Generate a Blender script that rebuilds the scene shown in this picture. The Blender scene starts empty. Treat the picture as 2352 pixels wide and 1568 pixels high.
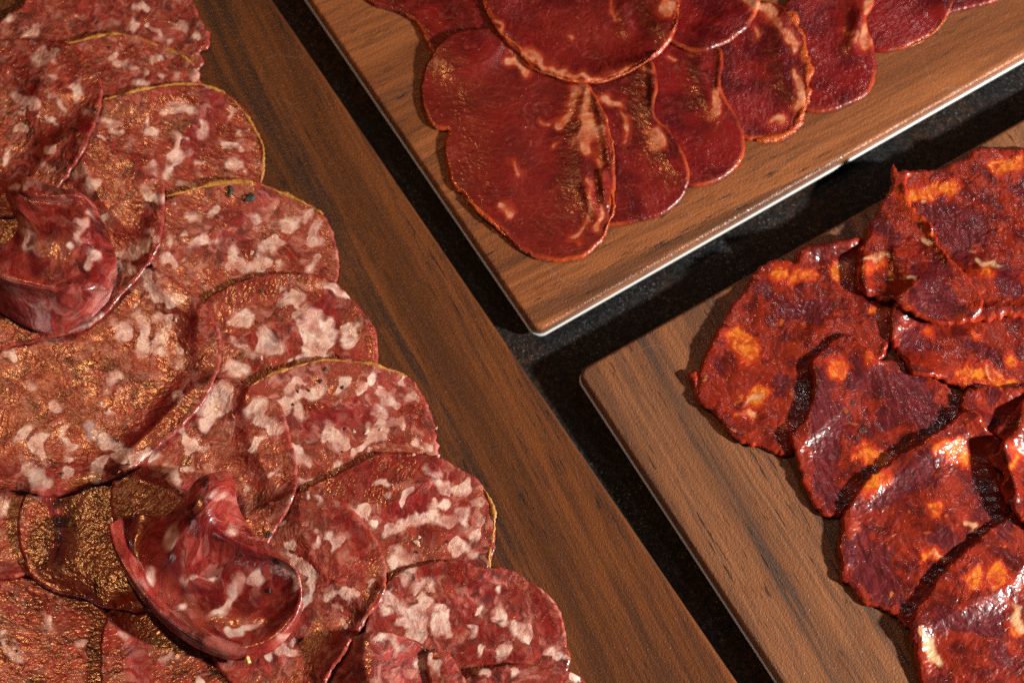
import bpy, math, random
import numpy as np
from mathutils import Vector, geometry
random.seed(7); rng = np.random.default_rng(7)
sc = bpy.context.scene; COL = sc.collection
MM = 0.001
# ------------------------------------------------------------------ camera (distances in mm, built in metres)
TILT = math.radians(24.0); DIST = 833.0; LENS = 85.0
cam = bpy.data.cameras.new('camera'); camo = bpy.data.objects.new('camera', cam); COL.objects.link(camo)
cam.lens = LENS; cam.sensor_width = 36; cam.clip_start = 0.02; cam.clip_end = 20
camo.location = (0, -DIST*math.sin(TILT)*MM, DIST*math.cos(TILT)*MM); camo.rotation_euler = (TILT, 0, 0)
cam.dof.use_dof = True; cam.dof.focus_distance = 0.80; cam.dof.aperture_fstop = 11
sc.camera = camo
# ------------------------------------------------------------------ light
w = bpy.data.worlds.new('World'); sc.world = w; w.use_nodes = True
w.node_tree.nodes['Background'].inputs[0].default_value = (0.75, 0.85, 1.0, 1)
w.node_tree.nodes['Background'].inputs[1].default_value = 0.010
def lamp(name, loc, tgt, size, power, col, size_y=None):
    l = bpy.data.lights.new(name, 'AREA'); l.shape = 'RECTANGLE' if size_y else 'DISK'
    l.size = size
    if size_y: l.size_y = size_y
    l.energy = power; l.color = col
    o = bpy.data.objects.new(name, l); COL.objects.link(o); o.location = loc
    o.rotation_euler = (Vector(tgt)-Vector(loc)).to_track_quat('-Z', 'Y').to_euler(); return o
lamp('key_lamp', (0.78, -0.26, 0.37), (0.0, -0.08, 0), 0.045, 19.5, (1.0, 0.93, 0.86))
lamp('warm_lamp', (-0.34, 0.34, 0.88), (-0.12, -0.03, 0), 0.050, 2.3, (1.0, 0.41, 0.13))
lamp('soft_lamp', (0.42, 0.50, 0.85), (0.1, 0, 0), 0.07, 0.6, (1.0, 0.95, 0.92))
lamp('fill_lamp', (-0.62, -0.70, 0.48), (0.0, 0, 0), 0.30, 0.65, (1.0, 0.95, 0.9))
sc.view_settings.view_transform = 'Standard'; sc.view_settings.look = 'None'
sc.view_settings.exposure = 0.0; sc.view_settings.gamma = 1.0; sc.view_settings.use_curve_mapping = False
sc.cycles.use_denoising = False
sc.cycles.sample_clamp_indirect = 2.0
sc.cycles.max_bounces = 8
# ------------------------------------------------------------------ pixel <-> world (reference frame 2352 x 1568)
PW, PH = 2352.0, 1568.0; F = LENS/36.0*PW
CT, ST = math.cos(TILT), math.sin(TILT)
CAMP = np.array([0, -DIST*ST, DIST*CT])
def unproj(px, py, z):
    px = np.asarray(px, float); py = np.asarray(py, float); z = np.broadcast_to(np.asarray(z, float), px.shape)
    a = (px-PW/2)/F; b = -(py-PH/2)/F
    dx = a; dy = b*CT+ST; dz = b*ST-CT
    t = (z-CAMP[2])/dz
    return np.stack([CAMP[0]+dx*t, CAMP[1]+dy*t, z+0*t], -1)
def proj(P):
    q = P-CAMP; u = q[..., 0]; v = q[..., 1]*CT+q[..., 2]*ST; d = q[..., 1]*ST-q[..., 2]*CT
    return np.stack([PW/2+F*u/d, PH/2-F*v/d], -1)
# ------------------------------------------------------------------ node helper
class N:
    def __init__(s, name):
        s.m = bpy.data.materials.new(name); s.m.use_nodes = True; s.t = s.m.node_tree; s.t.nodes.clear()
        s.out = s.t.nodes.new('ShaderNodeOutputMaterial'); s.b = s.t.nodes.new('ShaderNodeBsdfPrincipled')
        s.t.links.new(s.b.outputs[0], s.out.inputs[0])
    def put(s, inp, v):
        if v is None: return
        if hasattr(v, 'is_linked') or isinstance(v, bpy.types.NodeSocket): s.t.links.new(v, inp)
        else:
            try: inp.default_value = v
            except Exception: inp.default_value = (*v, 1) if len(v) == 3 else v[:3]
    def attr(s, n, vec=False):
        a = s.t.nodes.new('ShaderNodeAttribute'); a.attribute_name = n; return a.outputs['Vector' if vec else 'Fac']
    def obj(s): return s.t.nodes.new('ShaderNodeTexCoord').outputs['Object']
    def rnd(s): return s.t.nodes.new('ShaderNodeObjectInfo').outputs['Random']
    def math(s, op, a, b=None, c=None, clamp=False):
        n = s.t.nodes.new('ShaderNodeMath'); n.operation = op; n.use_clamp = clamp
        s.put(n.inputs[0], a); s.put(n.inputs[1], b); s.put(n.inputs[2], c); return n.outputs[0]
    def vec(s, op, a, b=None, scale=None):
        n = s.t.nodes.new('ShaderNodeVectorMath'); n.operation = op
        s.put(n.inputs[0], a); s.put(n.inputs[1], b)
        if scale is not None: s.put(n.inputs['Scale'], scale)
        return n.outputs[0]
    def noise(s, v, scale, detail=2, rough=0.5, dist=0.0, color=False):
        n = s.t.nodes.new('ShaderNodeTexNoise'); s.put(n.inputs['Vector'], v); n.inputs['Scale'].default_value = scale
        n.inputs['Detail'].default_value = detail; n.inputs['Roughness'].default_value = rough; n.inputs['Distortion'].default_value = dist
        return n.outputs['Color' if color else 'Fac']
    def voro(s, v, scale, feat='F1', rand=1.0, out='Distance', smooth=None):
        n = s.t.nodes.new('ShaderNodeTexVoronoi'); n.feature = feat; s.put(n.inputs['Vector'], v)
        n.inputs['Scale'].default_value = scale; n.inputs['Randomness'].default_value = rand
        if smooth is not None: n.inputs['Smoothness'].default_value = smooth
        return n.outputs[out]
    def step(s, v, a, b, c=0.0, d=1.0):
        n = s.t.nodes.new('ShaderNodeMapRange'); n.interpolation_type = 'SMOOTHSTEP'
        s.put(n.inputs[0], v); s.put(n.inputs[1], a); s.put(n.inputs[2], b); s.put(n.inputs[3], c); s.put(n.inputs[4], d); return n.outputs[0]
    def mix(s, f, a, b):
        n = s.t.nodes.new('ShaderNodeMix'); n.data_type = 'RGBA'; s.put(n.inputs[0], f)
        for i, v in ((6, a), (7, b)): s.put(n.inputs[i], (*v, 1) if isinstance(v, tuple) and len(v) == 3 else v)
        return n.outputs[2]
    def bump(s, h, strength=1.0, dist=0.001, nrm=None):
        n = s.t.nodes.new('ShaderNodeBump'); n.inputs['Strength'].default_value = strength; n.inputs['Distance'].default_value = dist
        s.put(n.inputs['Height'], h)
        if nrm is not None: s.put(n.inputs['Normal'], nrm)
        return n.outputs[0]
    def set(s, **k):
        for a, v in k.items():
            nm = {'base': 'Base Color', 'rough': 'Roughness', 'normal': 'Normal', 'sss': 'Subsurface Weight', 'rad': 'Subsurface Radius', 'sscale': 'Subsurface Scale',
                  'spec': 'Specular IOR Level', 'coat': 'Coat Weight', 'crough': 'Coat Roughness', 'cnormal': 'Coat Normal', 'ior': 'IOR', 'tint': 'Specular Tint', 'metal': 'Metallic'}[a]
            if isinstance(v, tuple) and a != 'rad' and len(v) == 3: v = (*v, 1)
            s.put(s.b.inputs[nm], v)
        return s.m
# ------------------------------------------------------------------ meat materials (attribute 'pc' = millimetres along the slice)
def warp(n, pc, scale, amt):
    c = n.noise(pc, scale, 2, color=True)
    return n.vec('ADD', pc, n.vec('SCALE', n.vec('SUBTRACT', c, (0.5, 0.5, 0.5)), scale=amt))
def glaze(n, pc, w1, dens, amp, fine=1.0, lo=0.06):
    """oily grain: droplets and smears whose strength comes and goes over the surface"""
    patch = n.step(n.noise(w1, 0.11, 3, 0.6), 0.36, 0.64)
    wp = warp(n, pc, 0.6, 1.2)
    g1 = n.noise(n.vec('MULTIPLY', wp, (0.8, 1.25, 1)), 0.50*dens, 1, 0.7); g2 = n.noise(wp, 1.55*dens, 0, 0.5)
    h = n.math('ADD', n.math('MULTIPLY', g1, 0.50*amp), n.math('MULTIPLY', g2, 0.05*amp*fine))
    return n.math('MULTIPLY', h, n.math('ADD', 0.55, n.math('MULTIPLY', patch, 0.6))), n.math('ADD', lo, n.math('MULTIPLY', n.step(n.noise(w1, 0.16, 3, 0.6), 0.46, 0.68), 1-lo))
def salami_mat():
    n = N('salami_meat'); pc = n.attr('pc', True); fat = n.attr('fatd'); edge = n.attr('edged')
    w1 = warp(n, pc, 0.09, 12.0); w2 = warp(n, w1, 0.30, 3.6); w3 = warp(n, w2, 1.0, 0.9)
    v1 = n.voro(w3, 0.15); g1 = n.math('MULTIPLY', n.step(v1, 0.42, 0.18), n.step(n.noise(w1, 0.10, 1), 0.48, 0.58))
    v2 = n.voro(w3, 0.30, 'SMOOTH_F1', smooth=0.4); g2 = n.math('MULTIPLY', n.step(v2, 0.40, 0.18), n.step(n.noise(w1, 0.15, 2), 0.44, 0.62))
    streak = n.step(n.noise(n.vec('MULTIPLY', w2, (1, 1.7, 1)), 0.17, 3, 0.55, 0.9), 0.50, 0.68)
    jit = n.math('MULTIPLY', n.math('SUBTRACT', n.noise(w1, 0.24, 3, 0.5), 0.5), 5.0)
    tone = n.attr('tone'); wt = n.attr('wet'); ln = n.attr('leand'); cr = n.attr('creamd')
    soft = n.math('ADD', n.step(n.noise(pc, 0.13, 2), 0.35, 0.65, 0.25, 1.4), n.math('MULTIPLY', wt, 0.5))
    tf = n.step(n.math('DIVIDE', n.math('ADD', fat, jit), soft), -1.0, 1.0)
    pf = n.math('MAXIMUM', n.math('MULTIPLY', g1, 0.60), n.math('MAXIMUM', n.math('MULTIPLY', g2, 0.42), n.math('MULTIPLY', streak, 0.46)))
    lm = n.step(n.math('ADD', ln, n.math('MULTIPLY', n.math('SUBTRACT', n.noise(w1, 0.20, 3, 0.55), 0.5), 6.0)), -0.9, 0.9)
    pf = n.math('MULTIPLY', n.math('MULTIPLY', pf, n.math('ADD', 0.65, tone)), n.math('SUBTRACT', 1.0, n.math('MULTIPLY', lm, 0.75)))
    mott = n.noise(w2, 0.30, 4, 0.58, 0.4); big = n.noise(w1, 0.075, 3)
    deep = n.mix(n.step(big, 0.40, 0.60), (0.045, 0.0035, 0.0035), (0.20, 0.012, 0.009))
    lean = n.mix(n.step(mott, 0.40, 0.66), deep, (0.35, 0.042, 0.030))
    crim = n.step(n.noise(n.vec('ADD', w1, (50, 9, 3)), 0.12, 3), 0.52, 0.66); lean = n.mix(n.math('MULTIPLY', crim, 0.5), lean, (0.20, 0.008, 0.010)); brn = n.step(n.noise(n.vec('ADD', w1, (9, 80, 3)), 0.07, 3), 0.50, 0.64); lean = n.mix(n.math('MULTIPLY', brn, 0.45), lean, (0.21, 0.050, 0.022))
    fine = n.step(n.noise(w3, 0.9, 3, 0.6), 0.50, 0.74)
    lean = n.mix(n.math('MULTIPLY', fine, 0.20), lean, (0.42, 0.14, 0.10))
    fcol = n.mix(n.noise(pc, 0.5, 3), (0.68, 0.38, 0.30), (0.44, 0.12, 0.085))
    fcol2 = n.mix(n.step(n.noise(w2, 0.22, 4, 0.6), 0.36, 0.64), (0.84, 0.64, 0.54), (0.64, 0.36, 0.29))
    lean = n.mix(n.math('MULTIPLY', tone, 0.30), lean, (0.46, 0.115, 0.085))
    dk = n.mix(n.step(n.noise(n.vec('MULTIPLY', w1, (1, 2, 1)), 0.30, 4, 0.6), 0.38, 0.66), (0.11, 0.005, 0.006), (0.26, 0.014, 0.012)); lean = n.mix(n.math('MULTIPLY', lm, 0.85), lean, dk)
    col = n.mix(pf, lean, fcol)
    cm = n.step(n.math('ADD', cr, n.math('MULTIPLY', n.math('SUBTRACT', n.noise(w1, 0.3, 3), 0.5), 3.0)), -1.0, 1.0); col = n.mix(n.math('MULTIPLY', cm, 0.8), col, (0.46, 0.36, 0.36))
    col = n.mix(n.math('MULTIPLY', tf, n.step(n.noise(pc, 0.20, 3), 0.32, 0.56, 0.42, 0.97)), col, fcol2)
    vn = n.step(n.math('ABSOLUTE', n.math('SUBTRACT', n.noise(w2, 0.20, 3, 0.5, 0.6), 0.5)), 0.016, 0.0); col = n.mix(n.math('MULTIPLY', vn, 0.4), col, (0.22, 0.015, 0.012))
    ed = n.step(edge, 0.7, 0.0); col = n.mix(n.math('MULTIPLY', ed, 0.4), col, (0.34, 0.06, 0.03))
    med = n.noise(w2, 0.40, 2, 0.5); fib = n.noise(n.vec('MULTIPLY', w1, (1.0, 2.6, 1.0)), 0.42, 1, 0.5)
    gz, cw = glaze(n, pc, w1, 1.0, 0.50)
    h = n.math('ADD', gz, n.math('ADD', n.math('MULTIPLY', med, 0.17), n.math('MULTIPLY', fib, 0.09)))
    h = n.math('ADD', h, n.math('MULTIPLY', tf, 0.05)); nb = n.bump(h); cw = n.math('MAXIMUM', cw, wt)
    return n.set(base=col, rough=0.33, normal=nb, sss=0.60, rad=(1.0, 0.25, 0.15), sscale=0.0018, spec=0.35, coat=cw, crough=0.17, cnormal=nb)
def loin_mat():
    n = N('cured_loin_meat'); pc = n.attr('pc', True); fat = n.attr('fatd'); edge = n.attr('edged')
    w1 = warp(n, pc, 0.07, 12.0); w2 = warp(n, pc, 0.4, 1.6)
    big = n.noise(w1, 0.08, 3); st = n.noise(n.vec('MULTIPLY', w1, (1, 2.6, 1)), 0.16, 5, 0.62, 1.0)
    tn = n.attr('tone'); lean = n.mix(n.step(big, 0.38, 0.64), (0.070, 0.0015, 0.003), (0.175, 0.006, 0.006)); lean = n.mix(n.math('MULTIPLY', tn, n.step(n.noise(w1, 0.06, 2), 0.3, 0.6, 0.2, 0.7)), lean, (0.15, 0.012, 0.006))
    lean = n.mix(n.math('MULTIPLY', n.step(st, 0.52, 0.72), 0.30), lean, (0.34, 0.045, 0.028))
    vein = n.step(n.math('ABSOLUTE', n.math('SUBTRACT', n.noise(w1, 0.10, 3, 0.5, 0.8), 0.5)), 0.012, 0.0)
    lean = n.mix(n.math('MULTIPLY', vein, 0.14), lean, (0.50, 0.16, 0.11))
    jit = n.math('MULTIPLY', n.math('SUBTRACT', n.noise(pc, 0.6, 3, 0.6), 0.5), 1.5)
    fd = n.math('ADD', fat, jit); tf = n.step(fd, -0.45, 0.45); halo = n.step(fd, -2.2, 0.3)
    fcol = n.mix(n.step(n.noise(pc, 0.35, 3), 0.40, 0.62), (0.62, 0.30, 0.17), (0.54, 0.15, 0.05))
    ew = n.math('ADD', 0.7, n.math('MULTIPLY', n.noise(pc, 0.09, 2), 2.2))
    ed = n.step(n.math('DIVIDE', edge, ew), 1.0, 0.25)
    col = n.mix(n.math('MULTIPLY', ed, n.step(n.noise(pc, 0.06, 2), 0.40, 0.62, 0.05, 0.60)), lean, (0.48, 0.075, 0.012))
    col = n.mix(n.math('MULTIPLY', halo, 0.45), col, (0.48, 0.05, 0.015))
    col = n.mix(n.math('MULTIPLY', tf, n.step(n.noise(pc, 0.18, 3), 0.34, 0.6, 0.35, 0.85)), col, fcol)
    gz, cw = glaze(n, pc, w1, 0.95, 0.5, 1.0, 0.30); med = n.noise(w2, 0.45, 2, 0.5); fib = n.noise(n.vec('MULTIPLY', w1, (0.7, 2.6, 1)), 0.45, 1, 0.5)
    h = n.math('ADD', gz, n.math('ADD', n.math('MULTIPLY', med, 0.20), n.math('MULTIPLY', fib, 0.13)))
    nb = n.bump(h)
    return n.set(base=col, rough=0.38, normal=nb, sss=0.25, rad=(1.0, 0.14, 0.06), sscale=0.0014, spec=0.25, coat=cw, crough=n.step(n.noise(pc, 0.07, 3), 0.35, 0.65, 0.15, 0.26), cnormal=nb)
def chorizo_mat():
    n = N('chorizo_meat'); pc = n.attr('pc', True); fat = n.attr('fatd'); ln = n.attr('leand'); edge = n.attr('edged'); cr = n.attr('creamd')
    w1 = warp(n, pc, 0.09, 9.0); w2 = warp(n, w1, 0.4, 2.0)
    a = n.noise(w1, 0.09, 2, 0.5); b = n.noise(w2, 0.20, 3, 0.5)
    base = n.mix(n.step(b, 0.34, 0.68), (0.075, 0.0035, 0.0025), (0.21, 0.014, 0.0035))
    base = n.mix(n.math('MULTIPLY', n.step(a, 0.50, 0.68), 0.8), base, (0.34, 0.028, 0.004))
    jit = n.math('MULTIPLY', n.math('SUBTRACT', n.noise(w1, 0.22, 3, 0.55), 0.5), 5.5)
    pl = n.math('MULTIPLY', n.step(n.noise(w1, 0.09, 2), 0.57, 0.66), 0.6)
    lm = n.math('MAXIMUM', n.step(n.math('ADD', ln, jit), -0.8, 0.8), pl)
    stripes = n.noise(n.vec('MULTIPLY', pc, (2.6, 0.5, 1)), 0.32, 4, 0.6)
    lcol = n.mix(n.step(stripes, 0.4, 0.64), (0.055, 0.004, 0.006), (0.125, 0.012, 0.014))
    col = n.mix(n.math('MULTIPLY', lm, 0.92), base, lcol)
    fj = n.math('ADD', fat, n.math('MULTIPLY', n.math('SUBTRACT', n.noise(w2, 0.4, 4, 0.6), 0.5), 4.0))
    halo = n.step(fj, -2.2, 0.2); tf = n.step(fj, -0.5, 0.9)
    pf = n.math('MULTIPLY', n.step(n.voro(w2, 0.19), 0.22, 0.10), n.step(n.noise(w1, 0.12, 1), 0.50, 0.60))
    col = n.mix(n.math('MULTIPLY', halo, 0.75), col, (0.42, 0.028, 0.005))
    fcol = n.mix(n.step(n.noise(w2, 0.35, 4, 0.6), 0.38, 0.62), (0.56, 0.16, 0.012), (0.40, 0.045, 0.006))
    col = n.mix(n.math('MAXIMUM', tf, n.math('MULTIPLY', pf, 0.6)), col, fcol)
    ed = n.step(edge, 1.3, 0.2); col = n.mix(n.math('MULTIPLY', ed, 0.5), col, (0.44, 0.035, 0.006))
    cm = n.step(n.math('ADD', cr, n.math('MULTIPLY', n.math('SUBTRACT', n.noise(pc, 0.4, 3), 0.5), 2.4)), -0.9, 0.9)
    col = n.mix(n.math('MULTIPLY', cm, 0.9), col, (0.56, 0.32, 0.16))
    med = n.noise(w2, 0.30, 2, 0.5); gz, cw = glaze(n, pc, w1, 0.80, 0.95, 0.9, 0.35); soft_ = n.math('SUBTRACT', 1.0, n.math('MULTIPLY', lm, 0.45))
    h = n.math('ADD', n.math('MULTIPLY', med, 0.62), n.math('MULTIPLY', gz, soft_))
    nb = n.bump(h)
    return n.set(base=col, rough=0.40, normal=nb, sss=0.30, rad=(1.0, 0.18, 0.05), sscale=0.0018, spec=0.25, coat=cw, crough=n.step(n.noise(pc, 0.12, 3), 0.35, 0.65, 0.12, 0.24), cnormal=nb)
def simple(name, c1, c2, scale, rough, bamp, bscale, sss=0.0, spec=0.5):
    n = N(name); o = n.vec('SCALE', n.obj(), scale=1000.0)
    return n.set(base=n.mix(n.noise(o, scale, 3, 0.6), c1, c2), rough=rough, normal=n.bump(n.math('MULTIPLY', n.noise(o, bscale, 3, 0.6), bamp)), sss=sss, sscale=0.001, spec=spec)
def wood_mat(name, light, mid, dark, seed, bands, skew=0.0):
    n = N(name); o = n.vec('ADD', n.vec('SCALE', n.obj(), scale=1000.0), (seed*37.0, seed*61.0, 0))
    r = n.t.nodes.new('ShaderNodeVectorRotate'); r.rotation_type = 'Z_AXIS'; n.put(r.inputs['Vector'], o); r.inputs['Angle'].default_value = skew; q = r.outputs[0]
    wv = warp(n, n.vec('MULTIPLY', q, (0.25, 1, 1)), 0.03, 9.0)
    s1 = n.noise(n.vec('MULTIPLY', wv, (0.12, 1.0, 1)), 0.07, 5, 0.6)
    s2 = n.noise(n.vec('MULTIPLY', wv, (0.14, 1.0, 1)), 0.42, 5, 0.7)
    s4 = n.noise(n.vec('MULTIPLY', q, (0.055, 1.0, 1)), 1.1, 3, 0.6)
    s3 = n.noise(n.vec('MULTIPLY', q, (0.11, 1.0, 1)), 0.95, 2, 0.6)
    col = n.mix(n.step(s1, 0.34, 0.64), mid, light)
    col = n.mix(n.math('MULTIPLY', n.step(s2, 0.42, 0.62), 0.65), col, n.mix(0.45, mid, dark))
    col = n.mix(n.math('MULTIPLY', n.step(s4, 0.46, 0.70), 0.35), col, dark)
    band = n.step(n.math('ADD', n.noise(n.vec('MULTIPLY', wv, (0.10, 1.0, 1)), bands, 3, 0.55), n.math('MULTIPLY', n.math('SUBTRACT', s2, 0.5), 0.35)), 0.55, 0.68)
    col = n.mix(n.math('MULTIPLY', band, 0.62), col, dark)
    pore = n.math('MULTIPLY', n.step(s3, 0.60, 0.68), n.step(n.noise(n.vec('MULTIPLY', q, (0.3, 1, 1)), 0.07, 2), 0.44, 0.60))
    col = n.mix(n.math('MULTIPLY', pore, 0.8), col, (0.012, 0.010, 0.010))
    stain = n.step(n.noise(o, 0.05, 3, 0.6), 0.60, 0.72); col = n.mix(n.math('MULTIPLY', stain, 0.28), col, (0.12, 0.035, 0.008))
    scr = n.math('MULTIPLY', n.step(n.math('ABSOLUTE', n.math('SUBTRACT', n.noise(n.vec('ADD', o, (seed*90, 7, 0)), 0.018, 2, 0.4), 0.5)), 0.0016, 0.0), n.step(n.noise(o, 0.03, 1), 0.55, 0.62)); col = n.mix(n.math('MULTIPLY', scr, 0.30), col, (0.34, 0.26, 0.20))
    wp = warp(n, o, 0.7, 0.9); g1 = n.noise(wp, 1.0, 1, 0.5); g2 = n.noise(wp, 1.9, 0, 0.5)
    h = n.math('ADD', n.math('ADD', n.math('MULTIPLY', g1, 0.17), n.math('MULTIPLY', g2, 0.17)), n.math('ADD', n.math('MULTIPLY', s2, 0.10), n.math('MULTIPLY', pore, -0.06)))
    nb = n.bump(h); return n.set(base=col, rough=0.42, normal=nb, spec=0.20, coat=0.22, crough=0.22, cnormal=nb)
def stone_mat():
    n = N('dark_stone'); o = n.vec('SCALE', n.obj(), scale=1000.0)
    a = n.noise(o, 0.05, 5, 0.7, 0.4); b = n.noise(o, 0.6, 5, 0.75); rust = n.step(n.noise(o, 0.022, 3), 0.46, 0.60)
    col = n.mix(n.step(b, 0.45, 0.80), (0.006, 0.006, 0.006), (0.042, 0.045, 0.048))
    col = n.mix(n.math('MULTIPLY', rust, n.step(b, 0.42, 0.66)), col, (0.040, 0.017, 0.005))
    fleck = n.step(n.noise(o, 0.9, 4, 0.85), 0.56, 0.70); col = n.mix(n.math('MULTIPLY', fleck, n.step(a, 0.40, 0.60)), col, (0.22, 0.23, 0.24))
    h = n.math('ADD', n.math('MULTIPLY', b, 0.5), n.math('MULTIPLY', n.noise(o, 1.6, 3), 0.2))
    return n.set(base=col, rough=0.6, normal=n.bump(h), spec=0.15)
SAL, LOI, CHO = salami_mat(), loin_mat(), chorizo_mat()
RIND = simple('yellow_casing', (0.55, 0.27, 0.05), (0.40, 0.16, 0.03), 0.8, 0.42, 0.3, 1.6, 0.2)
ORIND = simple('paprika_crust', (0.56, 0.13, 0.014), (0.30, 0.018, 0.006), 0.35, 0.25, 0.7, 0.9, 0.3, 0.7)
PEP = simple('black_pepper', (0.012, 0.012, 0.011), (0.05, 0.045, 0.035), 1.8, 0.5, 0.5, 1.8)
HOLE = simple('dark_cavity', (0.035, 0.004, 0.004), (0.07, 0.012, 0.008), 1.2, 0.5, 0.4, 1.8)
YCHIP = simple('yellow_fat_chip', (0.70, 0.52, 0.20), (0.60, 0.38, 0.12), 0.7, 0.3, 0.3, 1.4, 0.4, 0.6)
CHIP = simple('pale_fat_chip', (0.70, 0.50, 0.40), (0.62, 0.33, 0.27), 0.9, 0.32, 0.4, 1.6, 0.4, 0.6)
# ------------------------------------------------------------------ things
def mesh_obj(name, V, Fc, mat, parent=None, origin=None, attrs=None, smooth=True):
    V = np.asarray(V, float); o0 = np.asarray(origin if origin is not None else (0, 0, 0), float)
    me = bpy.data.meshes.new(name); me.from_pydata(((V-o0)*MM).tolist(), [], [tuple(int(i) for i in f) for f in Fc]); me.update()
    me.materials.append(mat)
    if smooth: me.polygons.foreach_set('use_smooth', [True]*len(me.polygons))
    for k, a in (attrs or {}).items():
        a = np.asarray(a, np.float32)
        if a.ndim == 2: at = me.attributes.new(k, 'FLOAT_VECTOR', 'POINT'); at.data.foreach_set('vector', a.ravel())
        else: at = me.attributes.new(k, 'FLOAT', 'POINT'); at.data.foreach_set('value', a)
    ob = bpy.data.objects.new(name, me); COL.objects.link(ob)
    if parent is not None:
        ob.parent = parent; ob.location = Vector(o0*MM)-parent.matrix_basis.translation
    else: ob.location = Vector(o0*MM)
    return ob
def tag(o, label=None, cat=None, group=None, kind=None):
    for k, v in (('label', label), ('category', cat), ('group', group), ('kind', kind)):
        if v: o[k] = v
    return o
# ------------------------------------------------------------------ table and boards
def inset_poly(C, d):
    C = np.asarray(C); n = len(C); out = []
    area = sum(C[i][0]*C[(i+1) % n][1]-C[(i+1) % n][0]*C[i][1] for i in range(n)); sg = 1 if area > 0 else -1
    for i in range(n):
        p, q, r = C[i-1], C[i], C[(i+1) % n]
        a = (q-p)/np.linalg.norm(q-p); b = (r-q)/np.linalg.norm(r-q)
        na = sg*np.array([-a[1], a[0]]); nb = sg*np.array([-b[1], b[0]])
        k = na+nb; out.append(q+k*d/(k@na))
    return np.array(out)
def round_poly(C, R, seg=10):
    pts = []; n = len(C)
    for i in range(n):
        p, q, r = C[i-1], C[i], C[(i+1) % n]
        a = (p-q)/np.linalg.norm(p-q); b = (r-q)/np.linalg.norm(r-q)
        th = math.acos(np.clip(a@b, -1, 1)); t = R/math.tan(th/2); c = q+(a+b)/np.linalg.norm(a+b)*(R/math.sin(th/2))
        s = q+a*t-c; e = q+b*t-c; a0 = math.atan2(s[1], s[0]); a1 = math.atan2(e[1], e[0]); da = (a1-a0+math.pi) % (2*math.pi)-math.pi
        for k in range(seg+1):
            g = a0+da*k/seg; pts.append(c+R*np.array([math.cos(g), math.sin(g)]))
    return np.array(pts)
def lathe_poly(C, prof, R, close_bottom=True):
    V = []; Fc = []; m = None
    for ins, z in prof:
        r = round_poly(inset_poly(C, ins), max(0.4, R-ins)); m = len(r); V += [(x, y, z) for x, y in r]
    k = len(prof)
    for j in range(k-1):
        for i in range(m):
            a, b = j*m+i, j*m+(i+1) % m; Fc.append((a, b, b+m, a+m))
    Fc.append(tuple(range((k-1)*m, k*m)))
    if close_bottom: Fc.append(tuple(reversed(range(m))))
    return np.array(V), Fc
def board(px_corners, ang_px, label, wood, R=4.2):
    C = unproj([c[0] for c in px_corners], [c[1] for c in px_corners], -5.0)[:, :2]
    if sum(C[i][0]*C[(i+1) % 4][1]-C[(i+1) % 4][0]*C[i][1] for i in range(4)) < 0: C = C[::-1]
    d = unproj([1176, 1176+ang_px[0]], [784, 784+ang_px[1]], 0); g = math.atan2(d[1][1]-d[0][1], d[1][0]-d[0][0])
    c0 = C.mean(0); root = bpy.data.objects.new('serving_board', None); COL.objects.link(root); root.empty_display_size = 0.02
    root.location = (c0[0]*MM, c0[1]*MM, -9*MM); root.rotation_euler = (0, 0, g)
    tag(root, label, 'serving board', 'wood effect serving boards laid side by side')
    cs, sn = math.cos(-g), math.sin(-g); L = (C-c0)@np.array([[cs, sn], [-sn, cs]])
    def child(nm, prof, mat, RR=R):
        V, Fc = lathe_poly(L, prof, RR); me = bpy.data.meshes.new(nm); me.from_pydata((V*MM).tolist(), [], Fc); me.update(); me.materials.append(mat)
        me.polygons.foreach_set('use_smooth', [len(p.vertices) == 4 for p in me.polygons])
        o = bpy.data.objects.new(nm, me); COL.objects.link(o); o.parent = root; return o
    r = 1.5; arc = [(0.35+r-r*math.cos(t), 9-r+r*math.sin(t)) for t in np.linspace(0, math.pi/2, 9)]
    child('board_top', [(0.6, 4.55), (0.35, 4.7)]+arc+[(0.35+r+1.0, 9.0)], wood)
    child('white_underside', [(0.5, 3.0), (0.05, 3.1), (-0.05, 3.2), (-0.05, 4.3), (0.0, 4.45), (0.5, 4.53)], WHITE)
    child('base_foot', [(5.0, 0.05), (5.0, 2.98)], DARKP)
WHITE = simple('white_melamine', (0.50, 0.50, 0.49), (0.58, 0.58, 0.56), 0.3, 0.3, 0.03, 1.5)
DARKP = simple('dark_foot', (0.02, 0.02, 0.02), (0.03, 0.03, 0.03), 0.3, 0.6, 0.1, 1.5)
W1 = wood_mat('walnut_warm', (0.155, 0.048, 0.013), (0.080, 0.025, 0.007), (0.014, 0.012, 0.012), 1.0, 0.055, 0.10)
W2 = wood_mat('walnut_straight', (0.300, 0.105, 0.035), (0.185, 0.060, 0.019), (0.060, 0.030, 0.018), 2.3, 0.10, 0.05)
W3 = wood_mat('walnut_grey', (0.245, 0.098, 0.040), (0.148, 0.060, 0.026), (0.036, 0.031, 0.028), 3.1, 0.060, 0.06)
sz = 900
tb = mesh_obj('tabletop', [(-sz, -sz, -9), (sz, -sz, -9), (sz, sz, -9), (-sz, sz, -9)], [(0, 1, 2, 3)], stone_mat(), smooth=False)
tag(tb, 'dark mottled stone tabletop seen in the gaps between the boards', 'table', kind='structure')
e1 = (1000/1.465, 1000.0)
board([(449, -250), (449+2250/1.465, 2000), (449+2250/1.465-1000, 2000+570), (449-1000, -250+570)], (1.0, 1.465),
      'brown wood board under the pink salami, along the left side', W1)
board([(1231, 780), (1231-1150/1.467, -370), (1231-1150/1.467+1550, -370-1550*0.57), (1231+1550, 780-1550*0.57)], (1.0, -0.57),
      'reddish wood board under the dark red loin slices, white lower edge showing', W2)
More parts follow.
